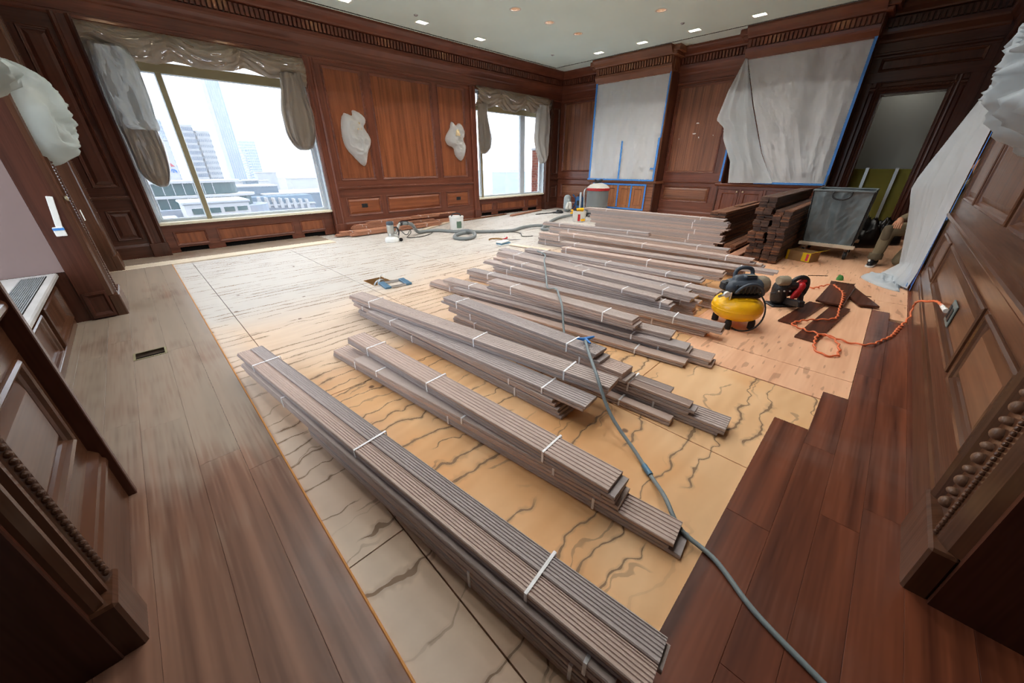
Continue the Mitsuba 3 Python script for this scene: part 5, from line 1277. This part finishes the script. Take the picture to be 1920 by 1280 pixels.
# floor box with its loose trim ring
t = thing('floor_box', 'open square floor box with flexible conduits inside', 'floor box')
bz = -.0215
put('box', join([bx(BOXH[0], BOXH[0] + .006, BOXH[2], BOXH[3], -.12, .002), bx(BOXH[1] - .006, BOXH[1], BOXH[2], BOXH[3], -.12, .002), bx(BOXH[0], BOXH[1], BOXH[2], BOXH[2] + .006, -.12, .002), bx(BOXH[0], BOXH[1], BOXH[3] - .006, BOXH[3], -.12, .002), bx(BOXH[0], BOXH[1], BOXH[2], BOXH[3], -.126, -.12)]), 'cardboard', t)
for k, q in enumerate(([(1.64, 3.9, -.1), (1.68, 3.9, -.01), (1.74, 3.93, .012), (1.8, 3.98, -.05)], [(1.7, 3.83, -.1), (1.7, 3.85, .01), (1.76, 3.9, .02), (1.82, 3.92, -.08)])):
    put('conduit', tube(smooth_path(q, 7), .011, 8), 'galvanised', t, smooth=True)
put('wire', tube(smooth_path([(1.78, 4.0, -.1), (1.8, 4.0, .03), (1.82, 3.96, .06), (1.81, 3.92, .02)], 6), .004, 6), 'white_plastic', t, smooth=True)
t = thing('floor_box_ring', 'blue and grey metal trim ring lying beside the open floor box', 'trim ring')
R_ = lambda m: mv(rot(m, -8), 1.81, 3.68, 0)
for b in (bx(-.15, -.085, -.12, .12, .002, .026), bx(.085, .15, -.12, .12, .002, .026)):
    put('blue_bar', R_(cb(b[0][:, 0].min(), b[0][:, 0].max(), -.12, .12, .002, .026, .003)), 'blue_steel', t)
for y0, y1 in ((-.12, -.085), (.085, .12)):
    put('grey_bar', R_(cb(-.085, .085, y0, y1, .004, .02, .002)), 'steel', t)
t = thing('floor_register', 'narrow empty vent slot with a metal lip in the old left floor', 'floor vent')
put('tray', bx(SLOT[0] + .004, SLOT[1] - .004, SLOT[2] + .004, SLOT[3] - .004, -.0215, -.019), 'black_gap', t)  # black sheet put in for the dark inside the slot
put('lip', join([bx(SLOT[0], SLOT[0] + .012, SLOT[2], SLOT[3], .0157, .0185), bx(SLOT[1] - .012, SLOT[1], SLOT[2], SLOT[3], .0157, .0185), bx(SLOT[0], SLOT[1], SLOT[2], SLOT[2] + .012, .0157, .0185), bx(SLOT[0], SLOT[1], SLOT[3] - .012, SLOT[3], .0157, .0185)]), 'frame_bronze', t)

# air hose over the bundles, orange cord
ah = [(3.45, 3.0, .225), (3.41, 2.91, .225), (3.36, 2.80, .222), (3.21, 2.68, .22), (3.0, 2.5, .228), (2.85, 2.36, .215), (2.66, 2.18, .15), (2.5, 2.02, .165), (2.37, 1.84, .238), (2.22, 1.68, .24), (2.11, 1.56, .19), (1.98, 1.43, .06), (1.86, 1.27, .07), (1.77, 1.15, .19), (1.68, 1.06, .25), (1.56, .95, .246), (1.42, .8, .215), (1.34, .66, .1), (1.28, .5, .03), (1.2, .37, .012), (1.08, .25, .05), (1.02, .17, .03), (1.0, .06, .024), (.93, -.06, .022), (.88, -.18, .022), (.84, -.3, .022), (.8, -.45, .022)]
t = put('air_hose', tube(smooth_path(ah, 9), .0085, 10), 'hose_air', None, 'grey air hose snaking across the bundles towards the camera', 'hose', smooth=True)
put('blue_tie', mv(hull_body([(((0, 0, 0), .014), ((.045, -.03, .012), .006)), (((0, 0, 0), .012), ((-.04, .025, .01), .006)), (((0, 0, 0), .012), ((-.02, -.05, .0), .006))], .01, 2), 1.68, 1.06, .255), 'blue_tape', t, smooth=True)
put('coupling', tube([(1.225, .415, .02), (1.2, .37, .014)], .0125, 10), 'blue_steel', t, smooth=40)
c1_ = [(4.2, .4, .08), (4.5, .52, .012), (4.75, .5, .01), (4.85, .42, .01), (4.86, .33, .01), (4.97, .26, .02), (5.0, .19, .045), (4.88, .14, .06), (4.72, .08, .06), (4.4, .05, .06), (4.1, .04, .035), (3.9, .04, .03), (3.8, .1, .03), (3.7, .2, .025), (3.52, .27, .025), (3.46, .22, .025), (3.42, .12, .028), (3.42, .03, .028), (3.34, -.03, .025), (3.16, -.06, .01), (3.08, -.03, .01), (3.1, .05, .01), (3.26, .09, .024), (3.4, .08, .03), (3.44, .0, .02), (3.44, -.09, .01), (3.45, -.19, .024), (3.62, -.26, .024), (3.78, -.31, .024), (4.1, -.36, .024), (4.25, -.39, .08), (4.3, -.385, .14), (4.1, -.385, .24), (3.7, -.38, .34), (3.4, -.38, .42), (3.15, -.39, .455)]
p = smooth_path(c1_, 24)
s_ = np.concatenate([[0], np.cumsum(np.linalg.norm(np.diff(p, axis=0), axis=1))])
tg = np.gradient(p, axis=0)
tg /= np.linalg.norm(tg, axis=1, keepdims=True) + 1e-9
sd_ = np.cross(tg, [0, 0, 1])
amp = (np.where(s_ < s_[-1] - 1.2, .0075, .003) * (.5 + meshkit.noise(np.stack([s_ * 4, s_ * 0, s_ * 0], 1), 3)))[:, None]
p = p + amp * (sd_ * np.sin(s_ * 80 + 2 * np.sin(s_ * 7))[:, None] + np.array([0, 0, .5]) * (1 + np.cos(s_ * 80 + 2 * np.sin(s_ * 7))[:, None]))
t = put('extension_cord', tube(p, .0065, 7), 'orange_cord', None, 'kinked orange cord from the red nailer over the dark planks to the wall outlet', 'cord', smooth=True)
put('plug', tube([(3.17, -.388, .456), (3.08, -.405, .45)], [.009, .013], 10), 'white_plastic', t, smooth=40)

# basket truck
t = thing('basket_truck', 'grey vinyl basket truck on casters left of the doorway', 'cart')
x0, x1, y0, y1 = 6.74, 7.5, .2, .8


def wall_sheet(p00, p10, p11, p01, seed, nrm):
    return loft([p01, p00], [p11, p10], 30, 24, amp=.03, freq=3, nrm=nrm, seed=seed, fine=.016)


B_ = dict(x0=6.78, x1=7.44, y0=.22, y1=.76, z=.2)
TP = dict(x0=6.72, x1=7.5, y0=.2, y1=.82, z=.88)
cr = [((B_['x0'], B_['y0']), (TP['x0'], TP['y0'])), ((B_['x0'], B_['y1']), (TP['x0'], TP['y1'])), ((B_['x1'], B_['y1']), (TP['x1'], TP['y1'])), ((B_['x1'], B_['y0']), (TP['x1'], TP['y0']))]
for k, nr in enumerate(((-1, 0, 0), (0, 1, 0), (1, 0, 0), (0, -1, 0))):
    (b0, t0), (b1, t1) = cr[k], cr[(k + 1) % 4]
    put('side', wall_sheet((*b0, .2), (*b1, .2), (*t1, .88), (*t0, .88), 60 + k, nr), 'cart_vinyl', t, smooth=True)
put('bottom', bx(6.78, 7.44, .22, .76, .195, .2), 'cart_vinyl', t)
rim = [(TP['x0'], TP['y0'], .88), (TP['x0'], TP['y1'], .88), (TP['x1'], TP['y1'], .88), (TP['x1'], TP['y0'], .88)]
for k in range(4):
    put('rim', tube([rim[k], rim[(k + 1) % 4]], .014, 10), 'cart_vinyl', t, smooth=40)
put('corner_seam', join([tube([(*c[0], .2), (*c[1], .88)], .007, 6) for c in cr]), 'black_plastic', t, kind='stuff')
put('handle', tube(smooth_path([(6.705, .6, .87), (6.69, .59, .80), (6.685, .51, .775), (6.69, .43, .80), (6.705, .42, .87)], 6), .009, 8), 'black_plastic', t, smooth=True)
for b in ((6.74, 6.8, .18, .8), (7.42, 7.48, .18, .8)):
    put('base_rail', cb(*b, .15, .195, .004), 'pale_board', t, grain=1)
put('base_rail', cb(6.8, 7.42, .46, .52, .15, .195, .004), 'pale_board', t, grain=0)
for k, (u, w_) in enumerate(((6.8, .25), (6.8, .73), (7.42, .25), (7.42, .73))):
    c = put('caster', mv(mapv(lathe([(.001, .016), (.045, .016), (.05, .01), (.05, -.01), (.045, -.016), (.001, -.016)], 20), lambda v: np.stack([v[:, 0], v[:, 2], v[:, 1] + .05], 1)), u, w_, PW), 'rubber', t, smooth=40)
    put('fork', join([cb(u - .025, u + .025, w_ - .024, w_ - .019, .04, .15, .002), cb(u - .025, u + .025, w_ + .019, w_ + .024, .04, .15, .002), cb(u - .03, u + .03, w_ - .024, w_ + .024, .138, .15, .002)]), 'steel', c)
put('pole', tube([(7.3, .78, .5), (8.6, .92, 1.02)], .012, 8), 'black_plastic', None, 'dark pole sticking up out of the grey basket truck', 'pole', smooth=40)

t = thing('cardboard_box', 'small open cardboard box with yellow and pink print by the cart', 'box')
loc = lambda m: mv(rot(m, -20), 6.36, .66, PW)
for q in (cb(-.11, .11, -.15, -.146, 0, .13, .001), cb(-.11, .11, .146, .15, 0, .13, .001), cb(-.11, -.106, -.15, .15, 0, .13, .001), cb(.106, .11, -.15, .15, 0, .13, .001)):
    put('side', loc(q), 'cardboard', t)
put('bottom', loc(bx(-.108, .108, -.148, .148, 0, .003)), 'cardboard', t)
put('yellow_print', loc(bx(-.1115, -.11, -.15, -.05, .01, .125)), 'yellow_print', t)
put('yellow_print', loc(bx(-.1115, -.11, .12, .15, .0, .13)), 'yellow_print', t)
put('pink_print', loc(bx(-.112, -.1115, -.13, -.1, .02, .11)), 'pink_print', t)
put('flap', loc(rot(bx(-.11, .11, -.25, -.15, .128, .131), -25, 0, (0, -.15, .13))), 'yellow_print', t)
for k, (x, y, w_, h, sd) in enumerate(((8.25, .2, .3, .4, 70), (8.75, -.05, .28, .36, 71))):
    ol = [(x + w_ * math.cos(a) * (1 + .15 * math.sin(3 * a)), y + w_ * .85 * math.sin(a)) for a in np.arange(10) * math.pi / 5]
    put('trash_bag', puff(ol, lambda a, d, z: (a, z, d), h, PW, sd, .4, 0, rings=16), 'black_bag', None, 'black plastic rubbish bag ' + ['next to the basket truck', 'lying in front of the doorway'][k], 'rubbish bag', smooth=True)
t = thing('insulation_board', 'yellow-green insulation board standing in the doorway', 'insulation board')
put('board', cb(9.72, 9.8, -.35, .95, 0.0, 1.12, .006), 'insulation', t)
for k, y in enumerate((.52, .13)):
    q = thing('metal_stud', 'bright steel stud leaning on the insulation board, ' + ['left one', 'right one'][k], 'metal stud', 'studs in the doorway')
    put('web', rot(bx(9.655, 9.66, y - .022, y + .022, 0, 1.14), 0), 'galvanised', q)
    put('flange', bx(9.655, 9.69, y - .022, y - .02, 0, 1.14), 'galvanised', q)
    put('flange', bx(9.655, 9.69, y + .02, y + .022, 0, 1.14), 'galvanised', q)
for k, (x, y, L, phi, h) in enumerate(((5.6, .28, .22, 40, 'dark wood sliver on the floor near the cart'), (5.4, .02, .3, 70, 'thin dark stick on the floor beside the plastic sheet'), (4.95, -.14, .1, 10, 'tiny wood chip behind the dark planks'))):
    put('wood_sliver', mv(rot(cb(-.006, .006, 0, L, 0, .006, .001), phi), x, y, PW), 'dark_plank', None, h, 'wood sliver', grain=0)
put('green_scrap', mv(puff([(-.03, -.02), (.03, -.02), (.03, .02), (-.02, .03)], lambda a, d, z: (a, z, d), .05, 0, 5, .4), 5.5, .16, PW), 'leaf_green', None, 'small green scrap on the floor near the dark sliver', 'scrap', smooth=True)
for k, (y, z, w_, h) in enumerate(((3.6, 2.02, .06, .02), (3.63, 1.82, .08, .02), (3.52, 1.74, .02, .03), (3.22, 1.77, .02, .02), (3.95, 1.73, .015, .015))):
    put('filler_patch', wb('B', y - w_ / 2, y + w_ / 2, .006, .009, z - h / 2, z + h / 2, .001), 'white_plastic', B)

# ------------------------------------------------------------------ worker half hidden by the milky sheet
t = thing('person', 'worker in khaki work clothes and black shoes crouching behind the milky sheet', 'person')
q = lambda *a: np.array(a, float)
ox, oy = 6.62, -.085
P_ = lambda x, y, z: (ox + x, oy + y, z + PW)
body = hull_body([
    ((P_(.02, .03, .10), .052), (P_(.09, .0, .43), .068)), ((P_(.09, .0, .43), .072), (P_(.22, -.28, .50), .095)),              # front leg
    ((P_(.36, -.30, .07), .05), (P_(.14, -.20, .07), .06)), ((P_(.14, -.20, .08), .065), (P_(.28, -.34, .46), .09)),             # kneeling leg
    ((P_(.25, -.33, .50), .12), (P_(.25, -.38, .66), .12)), ((P_(.25, -.38, .66), .12), (P_(.2, -.46, .9), .13)),
    ((P_(.08, -.38, .94), .062), (P_(.34, -.5, .94), .062)), ((P_(.2, -.47, .96), .058), (P_(.17, -.5, 1.05), .05)),
    ((P_(.07, -.37, .94), .056), (P_(.02, -.22, .72), .046)), ((P_(.02, -.22, .72), .045), (P_(-.03, -.06, .60), .034)),
    ((P_(.35, -.5, .93), .055), (P_(.3, -.36, .70), .045)), ((P_(.3, -.36, .70), .045), (P_(.12, -.3, .62), .034))], .03, 6)
n_ = meshkit.fbm(body[0] * 14, 3, 5)[:, None] - .5
ctr = body[0].mean(0)
put('body', (body[0] + n_ * .012, body[1]), 'khaki', t, smooth=True)
head = hull_body([((P_(0.170, -0.520, 1.140), .085), (P_(0.180, -0.520, 1.200), .09)), ((P_(0.110, -0.520, 1.110), .05), (P_(0.160, -0.520, 1.120), .07)), ((P_(0.065, -0.520, 1.150), .014), (P_(0.090, -0.520, 1.170), .018)),
                  ((P_(0.180, -0.430, 1.160), .02), (P_(0.180, -0.440, 1.180), .02)), ((P_(0.180, -0.610, 1.160), .02), (P_(0.180, -0.600, 1.180), .02))], .015, 4)
put('head', head, 'skin', t, smooth=True)
put('hair', hull_body([((P_(0.200, -0.520, 1.210), .088), (P_(0.220, -0.520, 1.160), .085)), ((P_(0.140, -0.520, 1.250), .05), (P_(0.200, -0.520, 1.240), .07))], .02, 4), 'hair_dark', t, smooth=True)
for sg, (x, y, z) in ((1, (-.045, -.045, .585)), (-1, (.10, -.285, .615))):
    fing = [((P_(x, y, z), .032), (P_(x - .06, y - .005, z - .03), .03))]
    for f in range(4):
        yy = y - .027 + .018 * f
        l = (.05, .058, .054, .042)[f]
        fing += [((P_(x - .07, yy, z - .035), .010), (P_(x - .07 - l * .6, yy, z - .055), .009)), ((P_(x - .07 - l * .6, yy, z - .055), .009), (P_(x - .07 - l * .8, yy, z - .085), .008))]
    fing += [((P_(x - .02, y + .03 * sg, z - .02), .013), (P_(x - .065, y + .045 * sg, z - .055), .009))]
    put('hand', hull_body(fing, .008, 2), 'skin', t, smooth=True)
put('knee_pad', hull_body([((P_(.04, .015, .35), .046), (P_(.05, .02, .46), .05))], .02, 3), 'khaki_dark', t, smooth=True)
put('cuff', lathe([(.062, .085), (.072, .09), (.07, .15), (.06, .16)], 18, P_(.022, .03, 0)), 'khaki_dark', t, smooth=True)
for x, y, d_ in ((-.0, .035, 0), (.42, -.31, 1)):
    sh = put('shoe', hull_body([((P_(x + .08, y - .01, .05), .045), (P_(x - .06, y + .01, .035), .035)), ((P_(x + .04, y, .05), .05), (P_(x + .05, y, .085), .045)), ((P_(x - .06, y + .01, .033), .033), (P_(x - .12, y + .015, .03), .03))], .015, 3), 'shoe_black', t, smooth=True)
    put('sole', mapv(hull_body([((P_(x + .09, y - .01, .01), .045), (P_(x - .13, y + .015, .01), .042))], .02, 1), lambda v: np.stack([v[:, 0], v[:, 1], np.clip(v[:, 2], PW, PW + .02)], 1)), 'white_plastic', sh)
    put('toe_mark', hull_body([((P_(x - .06, y + .03, .062), .012), (P_(x - .03, y + .035, .07), .014))], .008, 1), 'white_plastic', sh, smooth=True)


# ------------------------------------------------------------------ the city beyond the windows, in winter haze
scene['city_haze'] = {'type': 'cube', 'to_world': T().translate([500, 860, 40]).scale([900, 830, 71.5]), 'bsdf': {'type': 'null'},
                      'interior': {'type': 'homogeneous', 'albedo': {'type': 'rgb', 'value': [.995, .995, .995]}, 'sigma_t': HAZE}}
labels['city_haze'] = {'label': 'pale winter haze hanging over the city outside the windows', 'kind': 'structure'}
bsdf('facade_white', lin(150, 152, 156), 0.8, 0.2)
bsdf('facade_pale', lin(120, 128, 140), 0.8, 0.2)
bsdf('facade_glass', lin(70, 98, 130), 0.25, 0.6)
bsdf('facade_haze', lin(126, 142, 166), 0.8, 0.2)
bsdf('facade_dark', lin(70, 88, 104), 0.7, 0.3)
bsdf('window_blue', lin(44, 66, 96), 0.2, 0.6)
bsdf('window_teal', lin(40, 66, 70), 0.2, 0.6)
bsdf('roof_pale', lin(140, 144, 150), 0.9, 0.1)
bsdf('sign_red', lin(150, 40, 56), 0.7, 0.2)
bsdf('sign_blue', lin(40, 90, 160), 0.7, 0.2)
bsdf('city_floor', lin(120, 126, 132), 0.95, 0.1)


def brick_fn(p, n, uv):
    r = dr.floor(p.z / 0.075)
    x = (p.x + p.y + 0.11 * (r - 2.0 * dr.floor(r / 2.0))) / 0.22
    e = dr.minimum(dr.abs(p.z / 0.075 - r - 0.5), 5.0)
    f = dr.abs(x - dr.floor(x) - 0.5)
    m = dr.maximum(smoothstep(0.4, 0.46, e), smoothstep(0.46, 0.48, f))
    return mix(mix(lin(96, 50, 40), lin(120, 66, 52), cell_rand(dr.floor(x), r)), lin(120, 112, 104), m)


bsdf('brick_red', mikit.proc(brick_fn), 0.85, 0.2)
G0 = -32.0
struct('ground', bx(-900, 1500, 12, 1800, G0 - 1, G0), 'city_floor')
struct('wall_outside', join([bx(-6, 16, 7.66, 7.9, G0, -0.25), bx(-1.7, .14, 7.63, 7.8, -0.25, 4.2), bx(2.68, 6.16, 7.63, 7.8, -0.25, 4.2), bx(8.82, 12, 7.63, 7.8, -0.25, 4.2)]), 'brick_red')
t = thing('brick_pier', 'red brick wing of the building seen through the right edge of the far window', 'brick wall')
put('wall', bx(9.72, 11.5, 8.6, 8.8, G0, 1.62), 'brick_red', t)
put('coping', cb(9.69, 11.5, 8.57, 8.83, 1.62, 1.7, .02), 'facade_white', t)


def block(name, label, x0, x1, y0, y1, z1, wall, cat='building', win=None, group=None):
    """win: (material, columns, rows, width share, height share, z0)"""
    t = thing(name, label, cat, group)
    put('wall', bx(x0, x1, y0, y1, G0, z1), wall, t)
    put('roof', cb(x0 - .2, x1 + .2, y0 - .2, y1 + .2, z1, z1 + .35, .1), 'roof_pale', t)
    if win:
        m, nc, nr, sw, shh, z0 = win
        cw, ch = (x1 - x0) / nc, (z1 - z0) / nr
        ms = [bx(x0 + cw * (i + .5 - sw / 2), x0 + cw * (i + .5 + sw / 2), y0 - .12, y0 - .02, z0 + ch * (j + .5 - shh / 2), z0 + ch * (j + .5 + shh / 2)) for i in range(nc) for j in range(nr)]
        if nc * nr > 60:
            put('window', join(ms), m, t, kind='stuff')
        else:
            for q in ms:
                put('window', q, m, t)
        put('string_course', join([bx(x0 - .05, x1 + .05, y0 - .2, y0 - .02, z0 + ch * j - .08, z0 + ch * j + .08) for j in range(nr + 1)]), wall, t, kind='stuff')
        nd = max(2, int((y1 - y0) / cw))
        cd = (y1 - y0) / nd
        put('side_window', join([bx(x1 + .02, x1 + .12, y0 + cd * (i + .25), y0 + cd * (i + .75), z0 + ch * (j + .5 - shh / 2), z0 + ch * (j + .5 + shh / 2)) for i in range(nd) for j in range(nr)] +
                                [bx(x0 - .12, x0 - .02, y0 + cd * (i + .25), y0 + cd * (i + .75), z0 + ch * (j + .5 - shh / 2), z0 + ch * (j + .5 + shh / 2)) for i in range(nd) for j in range(nr)]), m, t, kind='stuff')
    return t


block('office_tower', 'white office tower with a grid of blue windows, left half', 16.0, 19.1, 150, 156, 11.6, 'facade_white', win=('window_blue', 7, 9, .72, .62, -2.0))
block('office_tower', 'white office tower with small square windows beside the blue grid', 19.8, 22.9, 151, 158, 10.3, 'facade_white', win=('window_blue', 7, 9, .5, .5, -3.0))
t = thing('glass_tower', 'tall pale blue glass skyscraper behind the office towers', 'skyscraper')
put('shaft', bx(43.5, 50.5, 262, 270, G0, 52), 'facade_glass', t)
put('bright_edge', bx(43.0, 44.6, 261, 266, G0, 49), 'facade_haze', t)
put('fin', join([bx(43.5 + 1.0 * i, 43.62 + 1.0 * i, 261.8, 262, G0, 52) for i in range(8)]), 'facade_haze', t, kind='stuff')
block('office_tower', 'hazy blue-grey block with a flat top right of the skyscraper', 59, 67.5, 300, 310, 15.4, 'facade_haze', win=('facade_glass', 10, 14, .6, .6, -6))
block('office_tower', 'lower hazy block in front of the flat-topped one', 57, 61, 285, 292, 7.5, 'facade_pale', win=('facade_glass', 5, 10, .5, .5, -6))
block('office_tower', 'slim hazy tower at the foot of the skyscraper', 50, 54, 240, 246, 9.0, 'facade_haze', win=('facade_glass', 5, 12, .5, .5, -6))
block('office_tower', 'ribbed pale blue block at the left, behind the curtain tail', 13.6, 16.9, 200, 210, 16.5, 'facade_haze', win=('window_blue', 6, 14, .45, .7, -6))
t = block('sign_tower', 'plain white tower with a red triangle and blue ring sign', 7.3, 9.2, 110, 114, 5.9, 'facade_white')
put('red_triangle', poly_ext([(0, 0), (1.5, 0), (.25, 1.6)], 0, .05) and mapv(poly_ext([(0, 0), (1.35, 0), (0, 1.5)], 0, .05), lambda v: np.stack([7.55 + v[:, 0], 109.95 - v[:, 2], 1.2 + v[:, 1]], 1)), 'sign_red', t)
an = np.linspace(-.2, math.pi * 1.05, 18)
put('blue_ring', mapv(poly_ext([(.62 * math.cos(a), .62 * math.sin(a)) for a in an] + [(.36 * math.cos(a), .36 * math.sin(a)) for a in an[::-1]], 0, .05), lambda v: np.stack([8.35 + v[:, 0], 109.95 - v[:, 2], .1 + v[:, 1]], 1)), 'sign_blue', t)
put('blue_dot', mapv(poly_ext([(.16 * math.cos(a), .16 * math.sin(a)) for a in np.arange(12) * math.pi / 6], 0, .05), lambda v: np.stack([8.35 + v[:, 0], 109.95 - v[:, 2], .2 + v[:, 1]], 1)), 'sign_blue', t)
# terraced glass building with rounded end
t = thing('terraced_building', 'low white terraced building with curved bands of teal glass', 'building')


def roundbar(x0, x1, y0, r, z0, z1):
    pts = [(x0, y0)] + [(x1 + r * math.cos(a), y0 + r + r * math.sin(a)) for a in np.linspace(-math.pi / 2, math.pi / 2, 14)] + [(x0, y0 + 2 * r)]
    return poly_ext(pts, z0, z1)


for k, (xe, z0, z1, gz) in enumerate(((9.6, -2.4, -.9, 1.2), (11.0, -4.1, -2.75, 1.1))):
    put('glass_band', roundbar(-6, xe - .3, 70.3 - k * .8, 3.0, z0, z1), 'window_teal', t)
    put('terrace_edge', roundbar(-6, xe, 70 - k * .8, 3.3, z1, z1 + .3), 'facade_white', t)
    for i in range(11):
        put('mullion', bx(-2 + i * 1.1, -1.92 + i * 1.1, 70.2 - k * .8, 70.35 - k * .8, z0, z1), 'facade_white', t)
put('base', roundbar(-6, 11.6, 68.2, 4, G0, -4.1), 'facade_pale', t)
t = block('low_building', 'low white building with three dark square windows near the window sill', 4.3, 10.9, 60, 66, -3.0, 'facade_white')
for i, x in enumerate((4.9, 6.6, 8.1, 9.5)):
    put('window', bx(x, x + 1.1, 59.9, 59.98, -4.1 + .05 * i, -3.45), 'window_teal', t)
t = block('dormer_building', 'row house roof with a line of small white dormers', 14.5, 24.0, 76, 84, -5.1, 'facade_pale')
put('roof_slope', mapv(bx(0, 1, 0, 1, 0, 1), lambda v: np.stack([14.3 + 9.9 * v[:, 0], 76 + 5 * v[:, 1] + 1.5 * v[:, 2] * (1 - v[:, 1]), -5.1 + 1.5 * v[:, 2]], 1)), 'facade_dark', t)
for i in range(8):
    x = 15.2 + i * 1.05
    put('dormer', join([bx(x, x + .5, 75.6, 77, -5.2 - .07 * i, -4.1 - .1 * i), bx(x + .12, x + .38, 75.5, 77, -4.1 - .1 * i, -3.5 - .1 * i)]), 'facade_white', t)
block('flat_roof', 'dark flat roofed block beyond the dormers', 18.5, 27.5, 112, 122, -3.4, 'facade_dark')
block('flat_roof', 'long pale blue-grey flat roof beyond the dormers', 23.5, 44, 108, 124, -5.2, 'facade_dark')
block('roof_hut', 'small dark rooftop hut among the flat roofs', 24.4, 27.4, 130, 134, -2.6, 'facade_dark')
block('glass_block', 'blue glass block at the foot of the terraced building', -6, 3.4, 58, 66, -4.9, 'facade_glass', win=('window_teal', 8, 4, .8, .6, -9))
r4 = random.Random(12)
NB = ['far left', 'left', 'middle', 'right', 'far right']
for i in range(60):
    y = r4.uniform(150, 620)
    x = y * r4.uniform(.05, 1.35) + 4
    h = 1.2 - y * r4.uniform(.012, .032)
    if h < G0 + 3:
        h = G0 + 4
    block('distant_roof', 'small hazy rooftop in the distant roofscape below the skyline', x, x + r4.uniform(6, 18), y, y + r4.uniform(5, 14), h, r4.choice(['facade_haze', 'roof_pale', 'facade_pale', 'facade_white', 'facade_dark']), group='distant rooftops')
